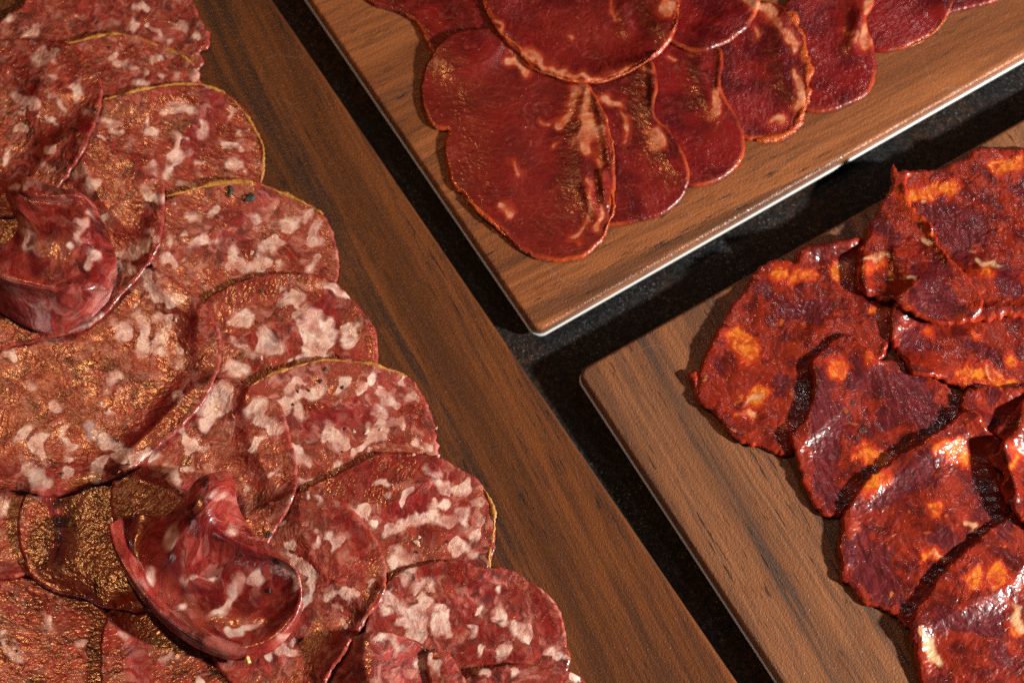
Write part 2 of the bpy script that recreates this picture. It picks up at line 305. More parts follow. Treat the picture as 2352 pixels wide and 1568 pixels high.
board([(1321, 864), (1321+950/1.529, 1814), (1321+950/1.529+1500, 1814-1500*0.565), (1321+1500, 864-1500*0.565)], (1.0, 1.529),
      'grey brown wood board under the glossy orange red chorizo', W3)
# ------------------------------------------------------------------ draped slices
CELL = 0.5; GX0, GY0 = -230.0, -190.0; NX, NY = 920, 780
H = np.zeros((NY, NX))
def sampleH(A, x, y):
    fx = np.clip((x-GX0)/CELL, 0, NX-1.01); fy = np.clip((y-GY0)/CELL, 0, NY-1.01); i = fx.astype(int); j = fy.astype(int); u = fx-i; v = fy-j
    return A[j, i]*(1-u)*(1-v)+A[j, i+1]*u*(1-v)+A[j+1, i]*(1-u)*v+A[j+1, i+1]*u*v
def box(A, r):
    for ax in (0, 1):
        P = np.pad(A, [(r+1, r) if a == ax else (0, 0) for a in (0, 1)], mode='edge'); c = np.cumsum(P, ax)
        n = A.shape[ax]; hi = np.take(c, np.arange(2*r+1, 2*r+1+n), ax); lo = np.take(c, np.arange(0, n), ax); A = (hi-lo)/(2*r+1)
    return A
def inpoly(x, y, P):
    ins = np.zeros(x.shape, bool); n = len(P)
    for i in range(n):
        x1, y1 = P[i]; x2, y2 = P[(i+1) % n]
        if y1 == y2: continue
        c = ((y1 > y) != (y2 > y)) & (x < (x2-x1)*(y-y1)/(y2-y1)+x1); ins ^= c
    return ins
def segdist(x, y, x1, y1, x2, y2):
    dx, dy = x2-x1, y2-y1; L = dx*dx+dy*dy
    t = np.clip(((x-x1)*dx+(y-y1)*dy)/L, 0, 1) if L > 1e-9 else 0*x
    return np.hypot(x-x1-t*dx, y-y1-t*dy)
def polydist(x, y, P):
    d = np.full(x.shape, 1e9)
    for i in range(len(P)):
        d = np.minimum(d, segdist(x, y, *P[i], *P[(i+1) % len(P)]))
    return d
def spline(P, closed=True, step=0.7):
    P = np.asarray(P, float); n = len(P); out = []
    for i in range(n if closed else n-1):
        if closed: p0, p1, p2, p3 = P[i-1], P[i], P[(i+1) % n], P[(i+2) % n]
        else: p0, p1, p2, p3 = P[max(i-1, 0)], P[i], P[i+1], P[min(i+2, n-1)]
        k = max(2, int(np.linalg.norm((p2-p1))/step))
        d1 = max(np.linalg.norm(p1-p0), 1e-3)**.5; d2 = max(np.linalg.norm(p2-p1), 1e-3)**.5; d3 = max(np.linalg.norm(p3-p2), 1e-3)**.5
        m1 = (p1-p0)/d1-(p2-p0)/(d1+d2)+(p2-p1)/d2 if d1 > .04 else (p2-p1)/d2
        m2 = (p2-p1)/d2-(p3-p1)/(d2+d3)+(p3-p2)/d3 if d3 > .04 else (p2-p1)/d2
        m1 = m1*d2; m2 = m2*d2
        for j in range(k):
            t = j/k; out.append((2*t**3-3*t*t+1)*p1+(t**3-2*t*t+t)*m1+(-2*t**3+3*t*t)*p2+(t**3-t*t)*m2)
    if not closed: out.append(P[-1])
    return np.array(out)
REG = dict(D=(0, 0, 1), R1=(0, 0, .36), R2=(0, 470.4, .36), R3=(0, 1003.8, .36), R4=(564.5, 1003.8, .36), R5=(799.7, 0, .36), R6=(1505.3, 0, .36),
           R7=(1505.3, 282.2, .36), R8=(1505.3, 1003.8, .36), R9=(1505.3, 705.6, .36), R10=(564.5, 752.6, .36), RA=(0, 376.3, .27), RB=(216.4, 1063.1, .306))
def caps(spec):
    out = []
    for reg, items in (spec or {}).items():
        ox, oy, s = REG[reg]
        for it in items:
            if len(it) == 3: x, y, r = it; out.append((ox+x*s, oy+y*s, ox+x*s, oy+y*s, r*s))
            else: x, y, x2, y2, r = it; out.append((ox+x*s, oy+y*s, ox+x2*s, oy+y2*s, r*s))
    return out
def sdf(px, cs):                                     # millimetres, positive inside
    d = np.full(len(px), -8.0)
    X, Y = px[:, 0], px[:, 1]; px = np.stack([X+14*wave(X, Y, 901, 24.0)+8*wave(X, Y, 903, 9.0), Y+14*wave(X, Y, 902, 24.0)+8*wave(X, Y, 904, 9.0)], 1)
    for x1, y1, x2, y2, r in cs: d = np.maximum(d, (r-segdist(px[:, 0], px[:, 1], x1, y1, x2, y2))*0.15)
    return d
def wave(x, y, seed, scale):
    r = np.random.default_rng(seed); s = 0*x
    for k in range(7):
        a = r.uniform(0, 2*math.pi); f = r.uniform(0.6, 1.7)/scale; s = s+math.sin(k+1)*0+np.sin((x*math.cos(a)+y*math.sin(a))*f+r.uniform(0, 6.28))*r.uniform(.4, 1)
    return s/3.0
CNT = [0]
def slice_(name, label, group, mat, outline, fat=None, lean=None, cream=None, thick=1.0, jag=0.22, wav=0.45, wsc=7.0, stiff=10, lifts=(), reg='D', edge_up=0.0, rot=None, pepper=(), rinds=(), holes=(), chips=(), grid=0.75, rough=0.0, tone=0.35, wet=0.0):
    global H
    CNT[0] += 1; seed = CNT[0]*13+5; r_ = np.random.default_rng(seed)
    ox, oy, s = REG[reg]; OP = np.array([(ox+x*s, oy+y*s) for x, y in outline], float)
    zz = np.full(len(OP), 2.0)
    for it in range(3):
        W = unproj(OP[:, 0], OP[:, 1], zz)
        P = spline(W[:, :2]); 
        x0, x1 = P[:, 0].min()-6, P[:, 0].max()+6; y0, y1 = P[:, 1].min()-6, P[:, 1].max()+6
        i0, i1 = max(0, int((x0-GX0)/CELL)), min(NX-1, int((x1-GX0)/CELL)+1); j0, j1 = max(0, int((y0-GY0)/CELL)), min(NY-1, int((y1-GY0)/CELL)+1)
        gx, gy = np.meshgrid(GX0+np.arange(i0, i1)*CELL, GY0+np.arange(j0, j1)*CELL)
        M = inpoly(gx, gy, P); U = H[j0:j1, i0:i1]; 
        Mf = M.astype(float); h = U.copy(); den = box(Mf, 5)+1e-6
        for k in range(stiff): h = np.where(M, np.maximum(U, box(h*Mf, 5)/den), 0)
        ed = np.where(M, 1, 0)
        h = np.where(M, box(h*Mf, 2)/(box(Mf, 2)+1e-6), 0)
        full = np.zeros_like(H); 
        # spread values outward a little so that border samples are valid
        hh = h.copy(); mm = Mf.copy()
        for k in range(3):
            a = box(hh*mm, 2)/(box(mm, 2)+1e-9); nm = (box(mm, 2) > 1e-6); hh = np.where(mm > 0, hh, np.where(nm, a, 0)); mm = np.where(nm, 1.0, mm)
        full[j0:j1, i0:i1] = hh
        zz = sampleH(full, W[:, 0], W[:, 1])+thick
    lc = caps({'D': [l[:5] for l in lifts]}) if lifts else []
    def lift(x, y):
        q = np.zeros_like(x)
        if lifts:
            px = proj(np.stack([x, y, sampleH(full, x, y)+thick], -1))
            for (a, b, c, d, rr), L in zip(lc, lifts):
                q = q+L[5]*np.exp(-(segdist(px[..., 0], px[..., 1], a, b, c, d)/rr)**2)
        return q
    # jagged border
    n = len(P); t = np.arange(n); nrm = np.roll(P, -1, 0)-np.roll(P, 1, 0); nrm = np.stack([nrm[:, 1], -nrm[:, 0]], 1)/(np.linalg.norm(nrm, axis=1)[:, None]+1e-9)
    jn = np.convolve(np.tile(r_.normal(size=n), 3), [1, 2, 1], 'same')[n:2*n]*0.25+np.convolve(np.tile(r_.normal(size=n), 3), np.ones(7)/7, 'same')[n:2*n]*1.4
    P = P+nrm*(jn*jag)[:, None]
    # interior points
    xs = np.arange(P[:, 0].min(), P[:, 0].max(), grid); ys = np.arange(P[:, 1].min(), P[:, 1].max(), grid*0.87)
    X, Y = np.meshgrid(xs, ys); X = X+(np.arange(len(ys)) % 2)[:, None]*grid/2; X = X+r_.uniform(-.1, .1, X.shape)*grid; Y = Y+r_.uniform(-.1, .1, Y.shape)*grid
    X, Y = X.ravel(), Y.ravel(); k = inpoly(X, Y, P); X, Y = X[k], Y[k]; k = polydist(X, Y, P) > 0.35*grid; X, Y = X[k], Y[k]
    # a ring of points just inside the border keeps the rounded lip smooth
    pts = [Vector((a, b)) for a, b in P]+[Vector((a, b)) for a, b in zip(X, Y)]
    res = geometry.delaunay_2d_cdt(pts, [(i, (i+1) % n) for i in range(n)], [], 1, 1e-5)
    Vv = np.array([(v.x, v.y) for v in res[0]]); Fc = [tuple(f) for f in res[2]]
    # orient up
    Fo = []
    for f in Fc:
        a, b, c = Vv[f[0]], Vv[f[1]], Vv[f[2]]
        Fo.append(f if (b[0]-a[0])*(c[1]-a[1])-(b[1]-a[1])*(c[0]-a[0]) > 0 else f[::-1])
    x, y = Vv[:, 0], Vv[:, 1]; ed = polydist(x, y, P)
    def zbase(x, y, e):
        und = sampleH(full, x, y)
        wv = (wave(x, y, seed, wsc)*0.5+0.5)*wav
        up = edge_up*np.exp(-e/4.0)*(0.6+0.7*wave(x, y, seed+1, 12))
        rg = rough*wave(x, y, seed+2, 2.2) if rough else 0
        return und+0.12+np.clip(wv, 0, 9)+np.clip(up, 0, 9)+lift(x, y)+rg
    zb = zbase(x, y, ed); rr = thick*0.75
    prof = np.sqrt(np.clip(1-(1-np.clip(ed/rr, 0, 1))**2, 0, 1))
    zt = zb+thick*(0.30+0.70*prof)
    m = len(x); V = np.concatenate([np.stack([x, y, zt], 1), np.stack([x, y, zb], 1)])
    ec = {}
    for f in Fo:
        for i in range(len(f)):
            a, b = f[i], f[(i+1) % len(f)]; ec[(a, b)] = ec.get((a, b), 0)+1
    B = [(a, b) for (a, b) in ec if (b, a) not in ec]
    Fall = Fo+[tuple(v+m for v in reversed(f)) for f in Fo]+[(b, a, a+m, b+m) for a, b in B]
    ang = rot if rot is not None else r_.uniform(0, 6.28); off = r_.uniform(-400, 400, 3)
    cx, cy = P.mean(0); ca, sa = math.cos(ang), math.sin(ang)
    pc = np.stack([(V[:, 0]-cx)*ca+(V[:, 1]-cy)*sa, -(V[:, 0]-cx)*sa+(V[:, 1]-cy)*ca, np.where(np.arange(2*m) < m, 0, -thick)], 1)+off
    px = proj(V); A = dict(pc=pc, fatd=sdf(px, caps(fat)), leand=sdf(px, caps(lean)), creamd=sdf(px, caps(cream)), edged=np.tile(ed, 2), tone=np.full(2*m, tone), wet=np.full(2*m, wet))
    org = np.array([cx, cy, zb.mean()])
    ob = mesh_obj(name, V, Fall, mat, origin=org, attrs=A); tag(ob, label, 'slice', group)
    # update height map
    U = H[j0:j1, i0:i1]; e2 = polydist(gx, gy, P[::2]) if edge_up or True else 0; M2 = inpoly(gx, gy, P)
    H[j0:j1, i0:i1] = np.where(M2, np.maximum(U, zbase(gx, gy, e2)+thick), U)
    def surf(pxy):                                     # point on this slice's own top under a pixel
        z = 3.0
        for _ in range(4):
            q = unproj([pxy[0]], [pxy[1]], z)[0]; z = float(zbase(np.array([q[0]]), np.array([q[1]]), polydist(np.array([q[0]]), np.array([q[1]]), P))[0])+thick
        return np.array([q[0], q[1], z])
    for spec in rinds:
        nm, rm, rad, pr = spec[:4]; rox, roy, rs = REG[spec[4] if len(spec) > 4 else 'D']
        path = spline([surf((rox+a*rs, roy+b*rs)) for a, b in pr], False, 0.6)
        rind(nm, rm, rad, path, ob, r_, thick)
    for (a, b, rad, rg) in pepper: lump('peppercorn', PEP, surf((REG[rg][0]+a*REG[rg][2], REG[rg][1]+b*REG[rg][2])), rad, ob, r_, 0.55)
    for (a, b, rad, rg) in holes: lump('cavity', HOLE, surf((REG[rg][0]+a*REG[rg][2], REG[rg][1]+b*REG[rg][2])), rad, ob, r_, 0.10)
    for (a, b, rad, rg) in chips: lump('fat_chip', CHIP, surf((REG[rg][0]+a*REG[rg][2], REG[rg][1]+b*REG[rg][2])), rad, ob, r_, 0.30)
    return ob
def rind(nm, mat, rad, path, parent, r_, thick):
    """a dried skin ribbon: width, height and offset wander along the cut edge"""
    n = len(path); S = 10; V = []; Fc = []; d = np.gradient(path, axis=0); d /= np.linalg.norm(d, axis=1)[:, None]+1e-9
    sm = lambda k: np.convolve(r_.normal(size=n+2*k), np.ones(k)/k**.5, 'same')[k:k+n]
    w1, w2, h1, j = sm(9), sm(3), sm(5), sm(2)
    for i in range(n):
        tpr = min(1, 0.2+i/8, 0.2+(n-1-i)/8); rr = rad*tpr*np.clip(0.85+0.35*w1[i]+0.18*w2[i], 0.3, 1.8); sd = np.array([-d[i][1], d[i][0], 0])
        c = path[i]+np.array([0, 0, -0.25+0.12*h1[i]])+sd*(0.14*w1[i]+0.07*j[i])
        for k in range(S):
            a = 2*math.pi*k/S; V.append(c+sd*rr*math.cos(a)+np.array([0, 0, 1])*((0.5+0.1*h1[i])*tpr*math.sin(a)*(1+0.3*math.cos(a))))
    for i in range(n-1):
        for k in range(S):
            a, b = i*S+k, i*S+(k+1) % S; Fc.append((a, a+S, b+S, b))
    Fc.append(tuple(range(S))); Fc.append(tuple(reversed(range((n-1)*S, n*S))))
    return mesh_obj(nm, V, Fc, mat, parent, path.mean(0))
def lump(nm, mat, p, rad, parent, r_, flat):
    V = []; Fc = []; R, S = 7, 12; sx, sy, an = rad*r_.uniform(.8, 1.4), rad*r_.uniform(.6, 1.0), r_.uniform(0, 3)
    ph = r_.uniform(0, 6.28, 3)
    for i in range(R+1):
        th = math.pi*i/R
        for k in range(S):
            a = 2*math.pi*k/S; j = 1+0.22*math.sin(3*a+ph[0])+0.15*math.sin(5*a+ph[1]+th*2)
            x, y, z = math.sin(th)*math.cos(a)*sx*j, math.sin(th)*math.sin(a)*sy*j, math.cos(th)*rad*flat*(1+0.2*math.sin(2*a+ph[2]))
            V.append(p+np.array([x*math.cos(an)-y*math.sin(an), x*math.sin(an)+y*math.cos(an), z+0.05]))
    for i in range(R):
        for k in range(S):
            a, b = i*S+k, i*S+(k+1) % S; Fc.append((a, a+S, b+S, b))
    return mesh_obj(nm, V, Fc, mat, parent, p)
# ------------------------------------------------------------------ curled slices: a control net in (pixel, pixel, height mm)
def curl(name, label, group, mat, net, fat=None, thick=0.75, nu=90, nv=70, rot=0.0, wob=0.25, reg='D', pepper=(), chips=(), zoff=0.0, lean=None, tone=0.1, wet=0.7, ychips=()):
    CNT[0] += 1; seed = CNT[0]*13+5; r_ = np.random.default_rng(seed); ox, oy, s = REG[reg]
    G = np.array([[unproj([ox+a*s], [oy+b*s], [c+zoff])[0] for a, b, c in row] for row in net])
    def cr(A, t):
        n = A.shape[0]; f = t*(n-1); i = np.minimum(f.astype(int), n-2); u = (f-i)
        g = lambda k: A[np.clip(k, 0, n-1)]
        p0, p1, p2, p3 = g(i-1), g(i), g(i+1), g(i+2); sh = (-1,)+(1,)*(A.ndim-1); u = u.reshape(sh)
        return 0.5*((2*p1)+(-p0+p2)*u+(2*p0-5*p1+4*p2-p3)*u*u+(-p0+3*p1-3*p2+p3)*u**3)
    tv = np.linspace(0, 1, nv); tu = np.linspace(0, 1, nu)
    S = cr(G, tv); S = np.swapaxes(cr(np.swapaxes(S, 0, 1), tu), 0, 1)          # nv x nu x 3
    du = np.gradient(S, axis=1); dv = np.gradient(S, axis=0); Nn = np.cross(du, dv); Nn /= np.linalg.norm(Nn, axis=2)[..., None]+1e-9
    if Nn[..., 2].mean() < 0: Nn = -Nn
    lu = np.cumsum(np.linalg.norm(du, axis=2), 1); lv = np.cumsum(np.linalg.norm(dv, axis=2), 0)
    lu = lu.mean(0)[None, :]+0*lu; lv = lv.mean(1)[:, None]+0*lv
    S = S+Nn*(wave(lu, lv, seed, 4.0)*wob+wave(lu, lv, seed+1, 1.6)*wob*0.25)[..., None]
    jj, ii = np.meshgrid(np.arange(nv), np.arange(nu), indexing='ij')
    ed = np.minimum(np.minimum(lu-lu[:, :1], lu[:, -1:]-lu), np.minimum(lv-lv[:1], lv[-1:]-lv))
    pf = np.sqrt(np.clip(1-(1-np.clip(ed/0.8, 0, 1))**2, 0, 1))*0.75+0.25
    T = S+Nn*(thick/2*pf)[..., None]; Bt = S-Nn*(thick/2*pf)[..., None]; m = nu*nv
    V = np.concatenate([T.reshape(-1, 3), Bt.reshape(-1, 3)]); Fc = []
    for j in range(nv-1):
        for i in range(nu-1):
            a = j*nu+i; Fc.append((a, a+1, a+nu+1, a+nu)); Fc.append((a+m, a+nu+m, a+nu+1+m, a+1+m))
    ring = [i for i in range(nu)]+[j*nu+nu-1 for j in range(1, nv)]+[(nv-1)*nu+i for i in range(nu-2, -1, -1)]+[j*nu for j in range(nv-2, 0, -1)]
    for q in range(len(ring)):
        a, b = ring[q], ring[(q+1) % len(ring)]; Fc.append((b, a, a+m, b+m))
    off = r_.uniform(-400, 400, 3); ca, sa = math.cos(rot), math.sin(rot)
    p2 = np.stack([(lu*ca+lv*sa)*0.8, (-lu*sa+lv*ca)*0.5, 0*lu], -1).reshape(-1, 3); pc = np.concatenate([p2, p2-np.array([0, 0, thick])])+off
    px = proj(V); A = dict(pc=pc, fatd=sdf(px, caps(fat)), leand=sdf(px, caps(lean)), creamd=np.full(2*m, -8.0), edged=np.tile(ed.ravel(), 2), tone=np.full(2*m, tone), wet=np.full(2*m, wet))
    ob = mesh_obj(name, V, Fc, mat, origin=V.mean(0), attrs=A); tag(ob, label, 'slice', group)
    for (a, b, rad, rg) in pepper:
        k = np.argmin(np.hypot(px[:m, 0]-(REG[rg][0]+a*REG[rg][2]), px[:m, 1]-(REG[rg][1]+b*REG[rg][2]))); lump('peppercorn', PEP, V[k], rad, ob, r_, 0.4)
    for (a, b, rad, rg) in chips:
        k = np.argmin(np.hypot(px[:m, 0]-(REG[rg][0]+a*REG[rg][2]), px[:m, 1]-(REG[rg][1]+b*REG[rg][2]))); lump('fat_chip', CHIP, V[k], rad, ob, r_, 0.5)
    for (a, b, rad, rg) in ychips:
        k = np.argmin(np.hypot(px[:m, 0]-(REG[rg][0]+a*REG[rg][2]), px[:m, 1]-(REG[rg][1]+b*REG[rg][2]))); lump('fat_chip', YCHIP, V[k]+np.array([0.2, -0.5, 0.6]), rad, ob, r_, 0.6)
    return ob
GS = 'salami slices fanned on the left board'
def sal(label, outline, **k):
    k.setdefault('edge_up', 0.75); return slice_('salami_slice', label, GS, SAL, outline, **k)
sal('dull pinkish salami slice at the top left corner with a torn right edge', [(60, -60), (300, -90), (420, -20), (452, 22), (464, 52), (482, 82), (478, 112), (462, 122), (466, 150), (440, 170), (300, 230), (120, 230), (10, 170), (-40, 90), (5, 45), (50, 10)],
    fat={'R1': [(185, 200, 42), (40, 160, 38), (870, 190, 45), (1040, 245, 36), (850, 30, 960, 60, 20), (1150, 160, 24), (1010, 180, 20), (1270, 150, 18), (1240, 270, 30)]}, jag=0.4, wav=0.8)
sal('salami slice with a thick yellow casing arc, second from the top', [(170, 100), (220, 84), (270, 77), (310, 80), (360, 95), (410, 122), (448, 152), (462, 188), (470, 240), (420, 330), (320, 400), (200, 400), (110, 330), (80, 240), (110, 150)],
    lean={'R1': [(850,330,45),(1150,390,30),(900,480,30),(700,470,35)]}, tone=0.5, fat={'R1': [(690, 395, 750, 335, 30), (640, 425, 14), (790, 420, 40), (860, 540, 28), (1110, 480, 38), (980, 370, 26), (1000, 500, 22), (1250, 460, 28), (900, 440, 20), (620, 600, 20)]},
    pepper=[(700, 305, 0.7, 'R1'), (612, 403, 0.6, 'R1')], rinds=[('casing', RIND, 0.85, [(420, 275), (560, 245), (740, 215), (860, 235), (980, 280), (1110, 335), (1200, 385), (1235, 415)], 'R1')], wav=0.6)
sal('salami slice with a thin yellow casing down its whole right side', [(205, 250), (255, 225), (340, 203), (430, 193), (500, 203), (550, 238), (590, 298), (606, 350), (602, 425), (560, 500), (470, 560), (340, 560), (240, 480), (185, 380), (180, 300)],
    lean={'R1': [(1200,600,1500,650,30),(1450,780,1500,850,40),(1250,930,1350,1000,60),(780,800,50),(860,1000,60)]}, fat={'R1': [(1090, 700, 1190, 690, 36), (1280, 780, 1290, 850, 24), (1460, 900, 1540, 980, 28), (1480, 720, 30), (650, 770, 740, 810, 13), (640, 900, 38), (980, 830, 44), (950, 760, 24), (1130, 910, 1080, 1130, 28), (1200, 950, 20), (1560, 830, 20), (1450, 1100, 1550, 1080, 25), (940, 1050, 1010, 1150, 12), (1200, 1190, 32), (1250, 1040, 20)]},
    pepper=[(704, 938, 0.5, 'R1')], rinds=[('casing', RIND, 0.65, [(640, 640), (820, 590), (1000, 550), (1150, 535), (1300, 545), (1420, 590), (1500, 650), (1570, 740), (1640, 860), (1680, 950), (1672, 1050), (1665, 1165)], 'R1')])
sal('salami slice with two dark peppercorns under its yellow top edge', [(385, 455), (425, 438), (470, 428), (560, 416), (620, 430), (680, 455), (742, 492), (768, 545), (780, 600), (776, 640), (740, 700), (640, 760), (520, 770), (410, 720), (350, 620), (345, 530)],
    lean={'R2': [(1850,300,1900,400,60),(1400,100,1500,60,60),(1600,240,50),(2080,420,45),(2120,250,30)]}, tone=0.7, fat={'R2': [(2020, 190, 44), (2060, 220, 24), (1850, 160, 1780, 90, 34), (1760, 250, 50), (2000, 350, 32), (1480, 370, 1600, 380, 55), (1680, 360, 50), (1100, 330, 58), (1140, 370, 40), (1080, 210, 32), (1300, 250, 45), (1640, 70, 32), (1930, 100, 2000, 60, 24), (1200, 180, 28), (1250, 60, 40), (1400, 30, 38), (1500, 300, 26), (1750, 400, 25), (1640, 430, 22)]},
    pepper=[(1470, 1220, 1.7, 'R1'), (1595, 1262, 1.7, 'R1'), (1100, 1265, 0.6, 'R1')], holes=[(1550, 297, 0.6, 'R2'), (1487, 225, 0.6, 'R2')],
    chips=[(1605, 305, 0.8, 'R2'), (1640, 330, 0.6, 'R2'), (1110, 1300, 0.7, 'R1')], rinds=[('casing', RIND, 0.75, [(1060, 1250), (1200, 1215), (1330, 1180), (1480, 1160), (1620, 1165), (1750, 1210), (1870, 1260), (1980, 1320), (2060, 1370)], 'R1')], wav=0.6)
sal('salami slice showing the biggest pale fat chunk', [(470, 690), (520, 660), (565, 640), (640, 626), (720, 632), (765, 648), (820, 700), (856, 745), (867, 800), (864, 850), (820, 920), (720, 960), (600, 950), (500, 890), (450, 800)],
    lean={'R2': [(1400,560,1700,520,50),(1960,600,2180,760,45),(1870,900,40),(1650,1020,60),(1400,720,40),(2200,960,40)]}, tone=0.25, fat={'R2': [(1980, 770, 2060, 850, 88), (1930, 710, 32), (2080, 770, 50), (1930, 960, 2080, 930, 55), (1850, 1010, 28), (1490, 680, 1590, 730, 42), (1450, 700, 25), (1730, 880, 68), (1820, 600, 1880, 610, 42), (2240, 780, 2230, 880, 36), (2290, 760, 22), (1470, 850, 1620, 950, 28), (1540, 1060, 1480, 1050, 44), (2060, 490, 2200, 590, 34), (1970, 850, 60)]},
    pepper=[(1662, 552, 0.6, 'R2')], chips=[(1665, 975, 0.7, 'R2')])
sal('salami slice with a wavy yellow casing and ragged cream fat near its top', [(572, 888), (610, 868), (650, 848), (740, 824), (830, 828), (900, 850), (938, 868), (965, 900), (988, 945), (1003, 1000), (1006, 1042), (980, 1110), (900, 1170), (780, 1190), (670, 1160), (600, 1080), (560, 980)],
    lean={'R10': [(430,540,600,560,60),(760,560,780,620,40),(700,450,30),(1010,520,1100,560,45),(950,720,40),(400,650,40),(420,880,60)]}, tone=0.75, fat={'R10': [(480, 400, 320, 465, 42), (500, 370, 38), (290, 480, 220, 505, 30), (310, 560, 46), (900, 430, 950, 470, 42), (880, 400, 34), (860, 540, 870, 640, 42), (700, 800, 850, 690, 40), (760, 750, 42), (560, 680, 610, 740, 48), (360, 800, 48), (780, 660, 22), (620, 350, 42), (740, 400, 30), (980, 600, 28), (780, 340, 50), (1060, 440, 28), (260, 390, 330, 350, 26), (1070, 720, 34), (600, 870, 560, 900, 34), (1050, 330, 22), (1150, 760, 28), (350, 990, 38)]},
    pepper=[(508, 265, 0.9, 'R10')], holes=[(470, 340, 1.0, 'R10'), (400, 400, 0.8, 'R10'), (330, 405, 0.6, 'R10'), (615, 380, 0.8, 'R10'), (630, 645, 0.8, 'R10'), (300, 490, 0.6, 'R10'), (615, 790, 0.4, 'R10')],
    chips=[(860, 650, 0.7, 'R10'), (1215, 640, 0.6, 'R10'), (770, 660, 0.9, 'R10'), (690, 660, 0.7, 'R10')],
    rinds=[('casing', RIND, 0.8, [(25, 375), (120, 320), (240, 270), (350, 235), (470, 205), (600, 205), (720, 215), (830, 240), (930, 270), (1030, 305)], 'R10')], jag=0.35, wav=0.6)
sal('salami slice with a dark red upper left half and yellow casing on its right tip', [(700, 1125), (760, 1092), (820, 1062), (868, 1042), (930, 1042), (1000, 1048), (1055, 1078), (1102, 1108), (1128, 1170), (1137, 1230), (1122, 1305), (1060, 1370), (960, 1400), (840, 1390), (750, 1330), (690, 1230)],
    lean={'R10': [(560,950,1180,880,75),(900,1090,1100,1130,75),(650,1050,850,1000,65),(1400,1110,35),(1150,1300,50),(950,1400,40),(1300,930,40)]}, tone=0.35, fat={'R10': [(1400, 1020, 48), (1360, 1010, 34), (1480, 1125, 38), (1240, 980, 1290, 1030, 33), (1200, 910, 26), (930, 1290, 1130, 1200, 43), (900, 1310, 34), (1000, 1230, 44), (1210, 1210, 1280, 1230, 52), (1370, 1200, 48), (1380, 1230, 34), (1490, 1240, 42), (1480, 1320, 40), (1030, 1090, 38), (700, 1180, 58), (740, 1160, 34), (980, 1470, 1010, 1500, 48), (950, 1520, 44), (870, 1050, 26), (860, 970, 30), (1260, 1110, 28), (1350, 1400, 55), (1430, 1440, 28), (760, 1240, 26)]},
    holes=[(970, 1333, 0.6, 'R10'), (1090, 1430, 0.7, 'R10'), (1285, 1365, 0.6, 'R10')], chips=[(1090, 1370, 1.1, 'R10'), (1105, 1335, 0.7, 'R10'), (1225, 815, 0.9, 'R10'), (1070, 808, 0.7, 'R10')],
    rinds=[('casing', RIND, 0.75, [(1495, 995), (1540, 1060), (1570, 1140), (1585, 1220), (1580, 1300), (1565, 1380), (1550, 1460), (1548, 1535)], 'R10')], wav=0.6)
sal('broad salami slice with long pale fat pieces at the lower right of the left board', [(878, 1345), (905, 1320), (955, 1298), (1010, 1286), (1060, 1288), (1100, 1300), (1160, 1305), (1220, 1338), (1275, 1385), (1295, 1440), (1302, 1480), (1310, 1510), (1302, 1550), (1260, 1640), (1120, 1700), (960, 1690), (850, 1600), (830, 1460)],
    lean={'R4': [(1150,850,1400,860,45),(1400,920,1700,1000,45),(1450,1180,1550,1260,60),(1350,1400,1750,1420,50),(1850,1050,1980,1250,50),(1180,1220,30),(910,1180,30),(1600,1250,50)]}, tone=0.4, fat={'R4': [(1030, 1160, 1160, 1050, 44), (1050, 1250, 1110, 1180, 60), (970, 1100, 1040, 1080, 36), (880, 1090, 30), (920, 1010, 44), (1270, 1170, 64), (1250, 1110, 38), (1280, 1260, 24), (1040, 885, 38), (1000, 880, 24), (1660, 1110, 46), (1640, 1150, 28), (1220, 940, 32), (1110, 960, 1150, 920, 14), (1770, 1290, 1740, 1220, 48), (1640, 1370, 44), (1480, 1340, 34), (2000, 1360, 44), (2040, 1400, 24), (1500, 1090, 32), (1440, 1230, 28), (1930, 1000, 20), (1600, 960, 24), (970, 1180, 42)]}, wav=0.7)
sal('salami slice cut by the bottom edge, its red top just showing over the broad slice', [(1050, 1580), (1075, 1552), (1110, 1537), (1160, 1530), (1205, 1524), (1260, 1535), (1310, 1545), (1350, 1575), (1400, 1650), (1300, 1720), (1120, 1720), (1050, 1660)], fat={'R4': [(1500, 1490, 30), (1700, 1500, 24), (2100, 1540, 28)]}, wav=0.9, lifts=[(1110, 1548, 1320, 1556, 22, 1.6)])
sal('golden brown salami slice in the bottom left corner', [(-60, 1330), (20, 1322), (100, 1335), (200, 1370), (270, 1440), (300, 1540), (280, 1640), (180, 1700), (40, 1640), (-40, 1540), (-80, 1420)], wet=0.45, tone=0.0, fat={'R3': [(50, 1330, 90, 1400, 30), (40, 1250, 30), (300, 1200, 28), (560, 1290, 26)]}, pepper=[(110, 1362, 0.5, 'R3')], wav=0.7)
sal('salami slice shaded by the lower curl and cut by the bottom edge', [(235, 1440), (260, 1400), (330, 1380), (440, 1390), (560, 1430), (640, 1500), (650, 1600), (560, 1680), (380, 1690), (250, 1620), (230, 1520)], wet=0.5, tone=0.0, fat={'R3': [(800, 1250, 30), (1300, 1540, 40), (1080, 1400, 26)]}, wav=0.7)
sal('salami slice at the left edge with one pale round fat piece', [(-60, 1110), (0, 1100), (60, 1110), (120, 1180), (130, 1260), (75, 1318), (0, 1328), (-60, 1320), (-110, 1220)], fat={'R3': [(35, 440, 55), (30, 480, 40)]})
